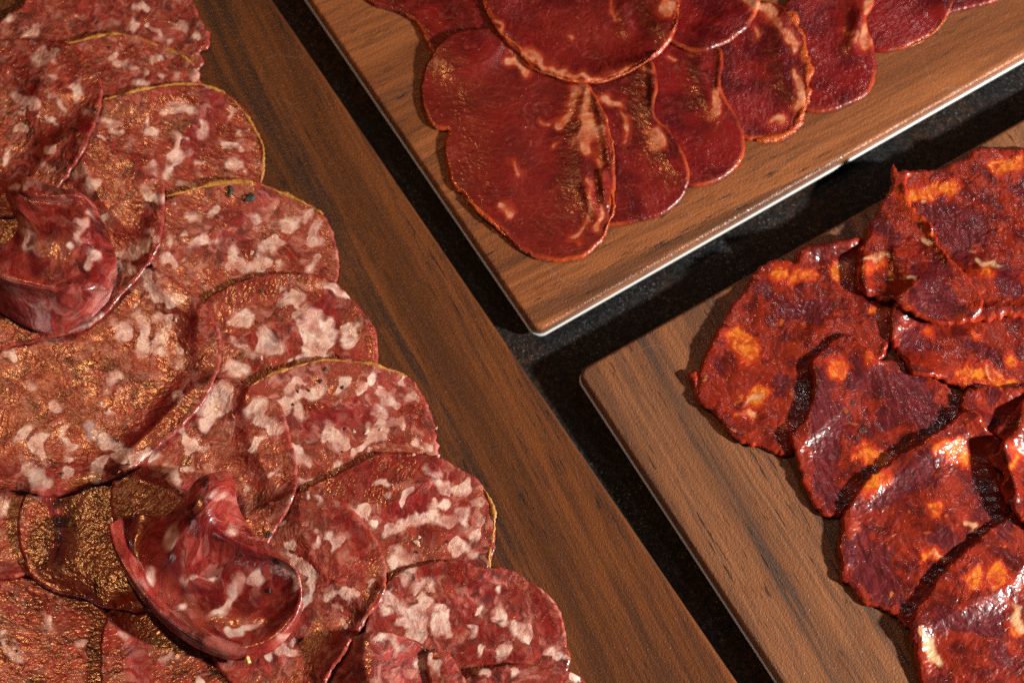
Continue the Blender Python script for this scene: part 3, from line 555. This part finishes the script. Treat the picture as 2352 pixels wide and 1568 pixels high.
sal('folded salami piece with a wet white glare at the bottom edge', [(690, 1600), (735, 1540), (785, 1490), (835, 1466), (900, 1462), (955, 1472), (985, 1490), (1012, 1515), (1035, 1560), (1050, 1640), (940, 1700), (800, 1680)], wet=1.0, tone=0.5, fat={'R4': [(1150, 1450, 36), (900, 1330, 40)]},
    lifts=[(850, 1500, 860, 1620, 75, 6.5)], wav=0.9, stiff=4)
sal('narrow folded salami strip beside the wet glare', [(978, 1500), (1000, 1490), (1030, 1500), (1052, 1530), (1075, 1580), (1080, 1640), (1010, 1640), (990, 1580)], fat={'R4': [(1200, 1380, 1210, 1480, 18)]}, lifts=[(1015, 1510, 1050, 1620, 22, 1.2)], stiff=4)
sal('salami slice between the lower curl and the broad slice, folds raised along its lower edge', [(640, 1150), (700, 1130), (760, 1142), (830, 1190), (875, 1260), (888, 1320), (880, 1375), (845, 1420), (800, 1485), (765, 1540), (735, 1590), (640, 1620), (540, 1580), (480, 1480), (500, 1320), (560, 1200)],
    lean={'R4': [(640,560,800,760,45),(560,850,60),(700,880,50),(500,680,30),(420,640,30),(600,1300,750,1200,45),(860,900,840,1050,20)]}, cream={'R4': [(390,930,380,1060,34)]}, tone=0.3, fat={'R4': [(340, 800, 400, 860, 52), (400, 920, 390, 1060, 36), (310, 740, 42), (290, 660, 28), (470, 635, 28), (520, 650, 580, 720, 17), (650, 960, 630, 1010, 38), (540, 1000, 500, 1060, 26), (800, 920, 30), (430, 400, 24), (350, 370, 20), (570, 1110, 600, 1200, 16), (240, 570, 24), (700, 1000, 24), (310, 1370, 250, 1330, 32), (150, 1370, 28), (330, 1300, 22)]},
    lifts=[(845, 1410, 745, 1570, 20, 1.1), (700, 1420, 640, 1540, 35, -0.4)], wav=0.8, pepper=[(690, 1112, 0.4, 'R4')])
sal('golden glinting salami slice left of the lower curl', [(54, 1140), (100, 1110), (200, 1090), (320, 1100), (420, 1150), (450, 1250), (430, 1350), (350, 1402), (275, 1402), (200, 1380), (150, 1365), (105, 1350), (70, 1322), (48, 1270), (40, 1210)],
    wet=0.6, tone=0.0, fat={'R3': [(560, 300, 30), (1060, 620, 22), (300, 720, 28)]}, pepper=[(903, 437, 0.9, 'R3')], wav=0.5)
sal('salami slice behind the lower curl with a bent white fat hook', [(255, 1120), (300, 1040), (380, 960), (440, 900), (505, 868), (560, 880), (600, 905), (640, 925), (662, 975), (674, 1030), (683, 1080), (674, 1141), (648, 1195), (612, 1252), (560, 1300), (460, 1330), (350, 1310), (275, 1230), (255, 1170)],
    lean={'R3': [(1840,60,1860,350,30),(1500,150,60),(1650,300,40)], 'R2': [(1550,1450,50),(1480,1330,40)]}, tone=0.4, fat={'R2': [(1680, 1300, 1730, 1400, 46), (1620, 1310, 34), (1670, 1480, 1600, 1540, 28), (1170, 1420, 1180, 1530, 38), (1310, 1400, 44), (1370, 1200, 1350, 1280, 85), (1420, 1130, 36)],
         'R3': [(1170, 30, 30), (1100, 200, 1110, 290, 38), (1080, 160, 28), (1230, 40, 1300, 60, 14), (1610, 60, 1670, 10, 22), (1740, 220, 24), (1800, 240, 14), (1560, 340, 28), (1200, 180, 24), (960, 110, 24), (770, 340, 24), (1480, 580, 1560, 610, 48)]},
    pepper=[(1715, 620, 1.2, 'R3')], wav=0.7)
sal('largest salami slice, below the upper curl, with two upright pale fat bars', [(230, 660), (300, 622), (345, 613), (400, 640), (450, 680), (482, 718), (505, 760), (509, 818), (490, 880), (468, 925), (430, 970), (385, 1012), (340, 1048), (280, 1092), (209, 1114), (150, 1135), (100, 1137), (40, 1128), (-30, 1115), (-90, 1020), (-100, 880), (-30, 760), (100, 690)],
    lean={'R2': [(1200,700,1250,950,70),(850,880,60),(1100,1100,950,1400,60),(1000,1450,1180,1250,45),(600,1000,60),(300,1050,60),(300,1380,50),(850,1450,60)]}, cream={'R2': [(560,1440,740,1520,34)]}, tone=0.25, wet=0.12, fat={'R2': [(930, 470, 970, 520, 38), (1030, 540, 1150, 620, 43), (980, 570, 24), (900, 720, 920, 930, 36), (870, 650, 24), (1050, 720, 1010, 880, 43), (1080, 700, 22), (1010, 930, 34), (760, 800, 62), (700, 750, 34), (1130, 930, 28), (1110, 1020, 24), (760, 1150, 43), (140, 1460, 60), (420, 1450, 38), (450, 1510, 34), (300, 1520, 38), (640, 1260, 16), (690, 1310, 20), (340, 1270, 43), (640, 1500, 740, 1540, 44), (60, 940, 28), (200, 1150, 28), (1150, 1240, 34)],
         'R3': [(700, 60, 830, 120, 54), (750, 160, 38), (900, 110, 28), (250, 60, 290, 100, 38), (470, 30, 28), (200, 190, 250, 270, 58), (420, 140, 38), (400, 230, 46), (640, 230, 56)]},
    pepper=[(168, 945, 0.5, 'R2'), (395, 232, 0.7, 'R3')], chips=[(1120, 735, 0.8, 'R2'), (640, 1262, 0.9, 'R2'), (690, 1310, 0.8, 'R2')], wav=0.7, thick=1.2)
sal('salami slice whose right side shows beyond the upper curl', [(60, 420), (130, 330), (200, 305), (266, 342), (324, 384), (372, 420), (379, 452), (374, 510), (366, 562), (338, 616), (288, 672), (232, 733), (180, 760), (108, 778), (40, 792), (-30, 805), (-100, 740), (-90, 560), (0, 450)],
    lean={'RA': [(1290,500,1250,700,75),(900,800,50),(900,560,60)]}, cream={'RA': [(680,1290,680,1360,50)]}, tone=0.2, wet=0.3, fat={'RA': [(960, 770, 1150, 720, 48), (1250, 640, 38), (1020, 890, 70), (1280, 220, 1330, 300, 46), (780, 190, 55), (860, 420, 43), (690, 50, 46), (700, 1300, 640, 1380, 54), (860, 1260, 48), (740, 1340, 38)]}, pepper=[(1328, 477, 0.4, 'RA')], wav=0.8)
sal('dark red salami slice at the upper left edge', [(-60, 100), (0, 92), (60, 90), (120, 93), (165, 102), (208, 135), (228, 170), (236, 205), (232, 250), (212, 300), (195, 345), (170, 385), (140, 425), (90, 480), (20, 500), (-60, 480), (-130, 380), (-130, 200)],
    lean={'R1': [(450,370,480,450,45),(380,560,40),(300,680,50),(560,700,520,880,40),(150,400,60)]}, tone=0.15, fat={'R1': [(270, 360, 54), (340, 350, 34), (480, 570, 45), (520, 540, 28), (90, 600, 200, 660, 38), (150, 740, 110, 730, 28), (180, 830, 36), (280, 750, 340, 810, 16), (340, 480, 18), (290, 1060, 28), (80, 970, 34), (330, 640, 400, 700, 11), (600, 680, 18), (320, 950, 22)]},
    pepper=[(150, 705, 0.5, 'R1')], chips=[(240, 742, 0.7, 'R1')], wav=0.7)
# ---- the two curled slices
curl('salami_slice', 'purple upper curl of salami standing up at the left edge', GS, SAL, [
    [(-70, 640, 3), (-20, 700, 4), (50, 745, 5), (120, 768, 5), (190, 745, 5), (250, 690, 4.5)],
    [(-80, 590, 11), (-15, 640, 14), (60, 672, 14), (140, 690, 13), (215, 682, 11), (268, 635, 7)],
    [(-60, 575, 14), (-5, 628, 19), (60, 648, 19), (140, 662, 18), (215, 655, 15), (268, 612, 8)],
    [(10, 560, 13), (45, 585, 15.5), (95, 608, 15.5), (155, 618, 14.5), (218, 608, 12.5), (266, 590, 8)],
    [(42, 515, 10), (62, 525, 13.5), (102, 540, 14.5), (155, 545, 14.5), (205, 545, 13), (247, 540, 8)],
    [(18, 460, 7), (35, 458, 11), (80, 468, 11), (140, 470, 11), (190, 465, 12), (222, 480, 8)],
    [(12, 440, 6), (26, 425, 9), (60, 440, 13), (120, 450, 14), (175, 448, 13), (210, 462, 7)],
    [(25, 420, 5), (40, 400, 6), (75, 410, 9), (125, 430, 10), (170, 438, 9), (195, 452, 5.5)]],
    fat={'RA': [(200, 200, 40), (90, 220, 30), (650, 520, 670, 620, 40), (580, 720, 30), (240, 620, 270, 720, 20), (800, 830, 60), (700, 440, 26)]}, lean={'RA': [(400,600,90),(850,920,60),(330,850,60),(500,400,50)]}, rot=0.6, nu=110, nv=130, wob=0.12, pepper=[(697, 712, 0.4, 'RA')])
curl('salami_slice', 'lower curl of salami, a deep red scoop with a yellow chip at its base', GS, SAL, [
    [(112, 462, 9), (152, 645, 9), (245, 838, 9), (368, 1030, 8.5), (545, 1222, 7), (780, 1390, 6), (1070, 1480, 5.5), (1330, 1415, 6), (1500, 1240, 6), (1570, 1050, 7)],
    [(118, 455, 13), (160, 625, 15), (252, 805, 16), (385, 995, 15), (565, 1175, 13), (805, 1320, 11), (1065, 1395, 9), (1310, 1330, 9), (1480, 1180, 9), (1560, 1020, 10)],
    [(190, 420, 10), (240, 600, 8), (320, 760, 8), (440, 950, 8), (620, 1100, 7), (840, 1200, 6), (1060, 1230, 6), (1280, 1190, 6), (1440, 1080, 8), (1560, 950, 11)],
    [(330, 380, 7), (370, 520, 7), (410, 680, 9), (490, 830, 8), (660, 960, 6), (860, 1030, 6), (1060, 1050, 6), (1260, 1010, 7), (1420, 940, 9), (1550, 890, 12)],
    [(520, 400, 8), (540, 480, 11), (560, 600, 14), (600, 710, 13), (720, 810, 10), (890, 870, 8), (1070, 880, 8), (1250, 850, 9), (1400, 810, 11), (1530, 820, 13)],
    [(640, 300, 12), (650, 370, 16), (680, 460, 18), (740, 570, 16), (830, 650, 13), (960, 710, 11), (1100, 730, 11), (1250, 730, 12), (1390, 730, 13), (1490, 770, 14)],
    [(710, 210, 18), (715, 280, 20), (750, 370, 21), (810, 440, 20), (890, 500, 18), (990, 570, 17), (1110, 620, 16), (1240, 660, 15), (1370, 700, 14.5), (1470, 750, 14)],
    [(790, 110, 17), (810, 190, 20), (850, 280, 21), (890, 370, 19.5), (950, 460, 17), (1040, 540, 15.5), (1150, 600, 14), (1260, 640, 13), (1380, 680, 12), (1465, 735, 12)],
    [(960, 60, 12), (960, 110, 15), (970, 200, 16), (990, 320, 14), (1040, 430, 11), (1120, 520, 10), (1200, 580, 9), (1290, 620, 8.5), (1380, 660, 8.5), (1460, 720, 9)],
    [(1020, 70, 9), (1040, 140, 11), (1060, 230, 11), (1090, 350, 9), (1140, 440, 8), (1200, 520, 7), (1260, 580, 6.5), (1330, 620, 6), (1400, 660, 6), (1460, 710, 7)]],
    reg='RB', fat={'RB': [(1100, 880, 960, 1120, 34), (940, 1110, 34), (1230, 840, 1190, 920, 40), (1000, 1300, 1260, 1210, 30), (560, 500, 540, 600, 50), (430, 850, 46), (700, 880, 900, 860, 14), (1450, 800, 1500, 900, 22), (940, 200, 920, 260, 24), (1050, 500, 44), (620, 1130, 26), (1450, 1290, 26)]}, lean={'RB': [(820,480,1250,700,60),(600,620,640,800,60),(1350,1150,1500,1050,50),(1380,880,1450,950,50),(700,950,900,1000,60),(1000,780,60)]},
    tone=0.0, ychips=[(1150, 1470, 1.5, 'RB')], rot=0.5, nu=170, nv=150, wob=0.12, pepper=[(930, 845, 0.4, 'RB'), (1318, 955, 0.8, 'RB')])
# ------------------------------------------------------------------ cured loin
GL = 'cured loin slices fanned on the upper board'
def loin(label, outline, **k):
    k.setdefault('wav', 0.5); k.setdefault('jag', 0.12); k.setdefault('thick', 1.2); k.setdefault('tone', 0.1); return slice_('cured_loin_slice', label, GL, LOI, outline, **k)
loin('cured loin slice at the top edge, farthest right and only just in frame', [(2165, 30), (2200, 24), (2250, 12), (2300, -5), (2340, -60), (2260, -120), (2160, -80)])
loin('cured loin slice with a purple lower corner and orange right rim near the top edge', [(1985, -60), (2080, -110), (2180, -60), (2191, 0), (2177, 32), (2148, 72), (2100, 100), (2055, 116), (2010, 117), (1975, 90), (1960, 10)],
     rinds=[('paprika_crust', ORIND, 0.45, [(1900, 0), (1865, 70), (1790, 190), (1700, 260), (1600, 300), (1500, 322)], 'R6')])
loin('long cured loin slice right of the ragged one, with one pale fat oval', [(1850, -70), (1930, -100), (2000, -70), (2010, 0), (1990, 45), (2008, 105), (2014, 155), (1995, 215), (1950, 240), (1894, 258), (1850, 254), (1800, 200), (1790, 60)],
     fat={'R6': [(1290, 190, 1300, 300, 36), (1320, 310, 28), (1220, 190, 1240, 280, 9), (1350, 20, 1330, 110, 12)]}, lifts=[(1975, 40, 1955, 110, 18, 1.2)])
loin('cured loin slice with a ragged orange fat rim along its right side', [(1640, 60), (1700, 30), (1750, 5), (1780, 5), (1812, 30), (1832, 60), (1852, 95), (1848, 130), (1862, 170), (1854, 215), (1848, 260), (1830, 298), (1800, 318), (1755, 322), (1715, 318), (1650, 280), (1600, 180)],
     fat={'R6': [(640, 190, 700, 240, 12), (740, 100, 800, 160, 26), (830, 200, 880, 330, 20), (890, 470, 940, 560, 20), (935, 600, 940, 680, 28), (850, 760, 780, 820, 16), (660, 0, 720, 60, 40)]},
     rinds=[('paprika_crust', ORIND, 1.3, [(800, 90), (870, 100), (905, 180), (950, 240), (945, 330), (975, 430), (965, 520), (975, 580), (945, 690), (900, 790), (830, 850), (730, 880), (640, 890)], 'R6')], jag=0.35)
loin('cured loin slice tucked fourth in the row, with a tall pale fat oval', [(1500, 60), (1600, 80), (1655, 112), (1661, 150), (1654, 190), (1668, 225), (1690, 262), (1708, 305), (1712, 345), (1695, 380), (1655, 412), (1612, 426), (1580, 428), (1520, 360), (1470, 220)],
     fat={'R6': [(370, 600, 400, 730, 30), (400, 680, 30), (100, 400, 160, 430, 12)]}, lifts=[(1658, 120, 1652, 200, 10, 1.0)])
loin('glossy cured loin slice just right of the largest one, with a small pale fat oval', [(1360, 180), (1440, 150), (1490, 140), (1505, 165), (1510, 205), (1503, 260), (1540, 300), (1565, 340), (1582, 385), (1580, 430), (1558, 465), (1520, 492), (1470, 508), (1425, 516), (1385, 515), (1340, 440), (1330, 280)],
     fat={'R5': [(1650, 610, 1740, 640, 22), (1960, 840, 1970, 930, 30), (1990, 900, 24), (1860, 440, 1900, 480, 14), (1740, 700, 1780, 900, 6)]}, lifts=[(1500, 150, 1505, 250, 14, 1.6)])
loin('dark plain cured loin slice at the top edge, overlapping the ragged rimmed one', [(1480, -60), (1560, -110), (1680, -100), (1745, -30), (1745, 10), (1725, 52), (1690, 85), (1650, 106), (1615, 118), (1570, 112), (1510, 70)], fat={'R6': [(590, 0, 640, 50, 32)]})
loin('cured loin slice at the top left corner of its board, partly hidden', [(820, -40), (900, -110), (1050, -110), (1150, -40), (1160, 80), (1120, 150), (1040, 170), (1000, 135), (985, 112), (972, 85), (955, 55), (925, 34), (885, 20), (850, 8)], fat={'R5': [(490, 305, 20)]}, tone=0.6)
loin('largest cured loin slice, lying lowest, with branching fat on its right', [(998, 118), (1030, 82), (1080, 66), (1140, 64), (1200, 90), (1280, 140), (1340, 185), (1365, 215), (1385, 260), (1405, 320), (1413, 380), (1412, 440), (1405, 480), (1398, 520), (1378, 560), (1340, 590), (1285, 600), (1240, 595), (1200, 578), (1165, 548), (1150, 528), (1118, 505), (1088, 480), (1065, 448), (1042, 432), (1030, 400), (1022, 350), (1022, 315), (1028, 302), (1000, 296), (980, 270), (966, 225), (968, 180), (980, 145)],
     fat={'R5': [(1040, 400, 1140, 470, 34), (1080, 350, 34), (1430, 580, 1400, 700, 26), (1310, 780, 1400, 720, 30), (1500, 600, 1540, 700, 30), (1530, 750, 1510, 900, 46), (1570, 860, 42), (1340, 930, 16), (1490, 560, 22), (1560, 980, 1640, 1150, 14), (1500, 1150, 1560, 1250, 9), (1560, 1250, 1550, 1380, 10), (1550, 1380, 1450, 1500, 12), (1640, 1250, 1600, 1450, 14), (1060, 1090, 12), (960, 1300, 1020, 1330, 12), (1240, 780, 10)]},
     tone=0.9, rinds=[('paprika_crust', ORIND, 0.7, [(1620, 700), (1655, 800), (1680, 900), (1690, 1000), (1680, 1060)], 'R5'), ('paprika_crust', ORIND, 0.6, [(1640, 1150), (1680, 1230), (1690, 1330), (1650, 1450), (1600, 1540)], 'R5'), ('paprika_crust', ORIND, 0.6, [(740, 1250), (790, 1300), (860, 1370), (940, 1440), (1000, 1500)], 'R5')],
     lifts=[(1375, 230, 1408, 400, 14, 1.3), (1385, 400, 1390, 470, 10, 1.6), (1345, 440, 1370, 500, 12, 0.7), (1090, 250, 1180, 420, 60, 0.6)], jag=0.2, wav=0.9)
loin('wide cured loin slice at the top edge with a pale fat rim along its bottom', [(1100, -40), (1200, -130), (1400, -150), (1520, -90), (1558, -20), (1557, 30), (1548, 78), (1522, 115), (1480, 145), (1430, 172), (1380, 188), (1320, 186), (1270, 170), (1225, 150), (1190, 122), (1165, 100), (1142, 75), (1125, 40)],
     fat={'R5': [(1130, 350, 1280, 430, 22), (1280, 430, 1430, 478, 24), (1430, 480, 1620, 490, 14), (940, 150, 980, 210, 13), (870, 50, 920, 130, 8), (2050, 0, 2030, 90, 28), (1380, 190, 1410, 210, 9), (1620, 490, 1800, 440, 8), (1960, 320, 2080, 180, 8), (1680, 0, 1720, 110, 7)]},
     rinds=[('paprika_crust', ORIND, 0.40, [(860, 10), (910, 110), (970, 210), (1090, 310), (1180, 430), (1300, 480), (1430, 515), (1600, 520), (1760, 470), (1900, 390), (2010, 290), (2080, 180), (2105, 60), (2105, 0)], 'R5')], tone=0.7, lifts=[(1430, 20, 1440, 70, 18, 0.9)], thick=1.4)
# ------------------------------------------------------------------ chorizo
GC = 'chorizo slices heaped on the right board'
def cho(label, outline, **k):
    k.setdefault('wav', 0.9); k.setdefault('jag', 0.42); k.setdefault('thick', 1.7); k.setdefault('edge_up', 1.2); k.setdefault('rough', 0.10); k.setdefault('wsc', 6.0)
    return slice_('chorizo_slice', label, GC, CHO, outline, **k)
cho('chorizo slice nearest the board corner with a folded lip on top and yellow fat rings', [(1600, 905), (1604, 870), (1612, 830), (1630, 790), (1660, 735), (1706, 670), (1735, 628), (1778, 595), (1829, 602), (1836, 575), (1900, 560), (1984, 552), (2060, 600), (2080, 700), (2040, 800), (1960, 900), (1880, 1000), (1812, 1043), (1780, 1040), (1740, 1025), (1700, 1015), (1665, 980), (1630, 945), (1605, 925), (1594, 905), (1598, 890), (1580, 868), (1578, 855), (1596, 850), (1604, 880)],
    fat={'R9': [(520, 200, 580, 260, 75), (620, 570, 65), (600, 690, 34), (850, 760, 24)], 'R7': [(1170, 930, 62), (1000, 1000, 930, 980, 30), (780, 920, 850, 930, 40), (1400, 1240, 1450, 1190, 26)]}, cream={'R9': [(570, 600, 640, 570, 16), (600, 690, 24)], 'R7': []},
    lean={'R7': [(720, 1040, 60), (850, 1200, 1100, 1180, 60), (1050, 1090, 34)], 'R9': [(390, 380, 34), (800, 480, 60)]}, lifts=[(1845, 585, 1960, 562, 16, 2.6), (1690, 700, 1640, 800, 18, 0.9), (1850, 800, 1900, 760, 40, 1.2)])
cho('chorizo slice with broad striped purple lean meat and small dark holes', [(1868, 880), (1862, 830), (1895, 795), (1925, 772), (1955, 768), (1985, 790), (2015, 825), (2060, 830), (2120, 850), (2180, 890), (2225, 930), (2250, 980), (2200, 1020), (2120, 1060), (2050, 1110), (1990, 1150), (1950, 1175), (1925, 1185), (1895, 1186), (1868, 1160), (1850, 1125), (1835, 1080), (1826, 1040), (1810, 1000), (1840, 975), (1858, 940)],
    fat={'R9': [(1150, 390, 62), (1380, 320, 20), (1350, 900, 1440, 980, 44)]}, lean={'R9': [(1060, 500, 1100, 1180, 95), (1300, 430, 1600, 500, 105), (1600, 500, 1750, 700, 115), (1500, 700, 105), (1600, 620, 115), (1180, 700, 60)]},
    holes=[(1255, 610, 1.4, 'R9'), (1320, 780, 1.5, 'R9'), (1290, 830, 0.8, 'R9')], lifts=[(1890, 860, 1860, 990, 30, 1.0), (2050, 900, 2150, 1010, 60, 1.2)], rot=0.35, edge_up=1.0)
cho('chorizo slice at the right edge with a flame shaped orange lower rim', [(2045, 745), (2048, 715), (2100, 660), (2200, 640), (2320, 650), (2420, 720), (2430, 860), (2360, 908), (2305, 914), (2260, 905), (2205, 892), (2165, 870), (2130, 862), (2098, 862), (2075, 825), (2050, 795)],
    fat={'R9': [(2150, 450, 2250, 490, 52), (1950, 430, 2050, 450, 28), (2270, 330, 36), (1750, 170, 24), (2050, 150, 24), (1540, 260, 10)]}, lean={'R9': [(1650, 240, 75), (2000, 230, 2150, 330, 55), (2340, 70, 28)]}, edge_up=1.2, cream={'R9': [(2120, 420, 12)]})
cho('dark chorizo scrap peeping out between the flame rimmed slice and the patched slice', [(2205, 930), (2225, 895), (2300, 890), (2400, 900), (2430, 1000), (2330, 1040), (2260, 1000)], lean={'R9': [(2150, 590, 60)]})
cho('big chorizo slice at the top right corner with a bright orange fat patch', [(2070, 400), (2092, 392), (2120, 392), (2152, 386), (2170, 382), (2195, 368), (2222, 362), (2228, 345), (2260, 338), (2290, 342), (2360, 342), (2460, 400), (2480, 560), (2440, 720), (2340, 728), (2290, 732), (2240, 738), (2170, 735), (2110, 700), (2050, 600), (2030, 480)],
    fat={'R7': [(1640, 430, 1840, 430, 48), (2200, 250, 2340, 260, 48), (2120, 960, 34), (2200, 290, 30)]}, lean={'R7': [(1800, 560, 2000, 650, 110), (1950, 800, 80), (2220, 950, 70), (2300, 400, 55), (2250, 1050, 80)]}, cream={'R7': [(2080, 890, 2200, 900, 20), (1700, 500, 8)]},
    lifts=[(2280, 600, 2352, 560, 60, 0.6), (2250, 715, 2350, 712, 16, 1.2)], edge_up=0.3)
cho('narrow folded chorizo slice leaning on the orange patched one, torn spike at its top', [(2052, 376), (2062, 392), (2078, 388), (2090, 395), (2088, 412), (2082, 432), (2096, 485), (2124, 502), (2150, 542), (2164, 582), (2198, 612), (2226, 642), (2248, 672), (2258, 702), (2232, 742), (2200, 748), (2155, 745), (2100, 722), (2060, 700), (2050, 686), (2035, 692), (2005, 682), (1980, 678), (1968, 648), (1968, 610), (1974, 576), (1990, 555), (1992, 512), (2012, 495), (2022, 470), (2044, 432), (2050, 415), (2052, 395)],
    fat={'R7': [(1590, 440, 1760, 680, 16), (1350, 960, 1440, 880, 14)]}, cream={'R7': [(1700, 740, 1770, 790, 24), (1570, 960, 1640, 980, 8), (1350, 860, 1480, 840, 8)]}, lean={'R7': [(1430, 650, 1480, 750, 60), (1750, 1080, 1850, 1150, 105), (1650, 950, 60), (1800, 950, 60)]},
    lifts=[(2078, 440, 2140, 530, 14, 1.7), (2140, 530, 2180, 600, 14, 1.5), (1985, 600, 1990, 665, 14, 1.8), (2030, 560, 2050, 640, 22, -0.5), (2180, 680, 2220, 720, 30, 1.2)], edge_up=0.7)
cho('chorizo slice with a dark maroon left half and bright red centre, below the striped one', [(1930, 1300), (1926, 1260), (1930, 1215), (1950, 1160), (1985, 1110), (2030, 1070), (2090, 1030), (2150, 990), (2190, 960), (2215, 940), (2245, 945), (2262, 970), (2320, 1040), (2380, 1140), (2380, 1260), (2300, 1360), (2180, 1420), (2130, 1450), (2095, 1448), (2060, 1415), (2020, 1395), (1985, 1385), (1955, 1350), (1932, 1325)],
    fat={'R8': [(1350, 300, 1430, 270, 44), (1850, 60, 1950, 130, 55), (1720, 780, 1820, 780, 18), (1780, 440, 40)]}, lean={'R8': [(1300, 700, 1480, 950, 110), (1400, 760, 110), (1450, 400, 1750, 150, 75), (1780, 660, 1880, 640, 65), (2080, 350, 2150, 480, 55), (1560, 1060, 45)]},
    cream={'R8': [(2020, 540, 2040, 580, 9), (1630, 950, 10), (1790, 770, 1840, 785, 9)]}, lifts=[(2120, 1080, 2180, 1180, 70, 1.5), (1950, 1200, 1940, 1290, 18, 0.8)])
cho('chorizo slice in the bottom right corner with a cream fat bar and white glare', [(2092, 1445), (2090, 1420), (2120, 1370), (2165, 1310), (2230, 1250), (2290, 1200), (2345, 1165), (2430, 1180), (2520, 1300), (2500, 1500), (2400, 1660), (2200, 1690), (2130, 1600), (2105, 1540), (2096, 1490)],
    fat={'R8': [(2050, 900, 55), (2200, 880, 55), (2150, 950, 30), (2320, 1200, 34)]}, cream={'R8': [(1710, 1270, 1780, 1470, 28), (2310, 1130, 2350, 1200, 26)]}, lean={'R8': [(1850, 1150, 2150, 1180, 80), (2250, 560, 75), (2200, 1400, 60)]}, lifts=[(2200, 1350, 2260, 1500, 80, 0.7), (2110, 1440, 2120, 1530, 16, 0.8)], edge_up=1.0)
cho('crumpled bright red chorizo strip at the right edge with orange torn tips', [(2300, 1010), (2285, 990), (2300, 965), (2330, 945), (2380, 900), (2460, 920), (2480, 1100), (2440, 1230), (2380, 1220), (2340, 1190), (2312, 1160), (2300, 1120), (2300, 1095), (2280, 1075), (2272, 1050), (2286, 1040)],
    fat={'R8': [(2330, 60, 2250, 180, 22), (2200, 260, 14)]}, lifts=[(2300, 1030, 2330, 1140, 16, 4.0), (2350, 960, 2330, 1010, 22, 3.0)], edge_up=1.6, stiff=5)
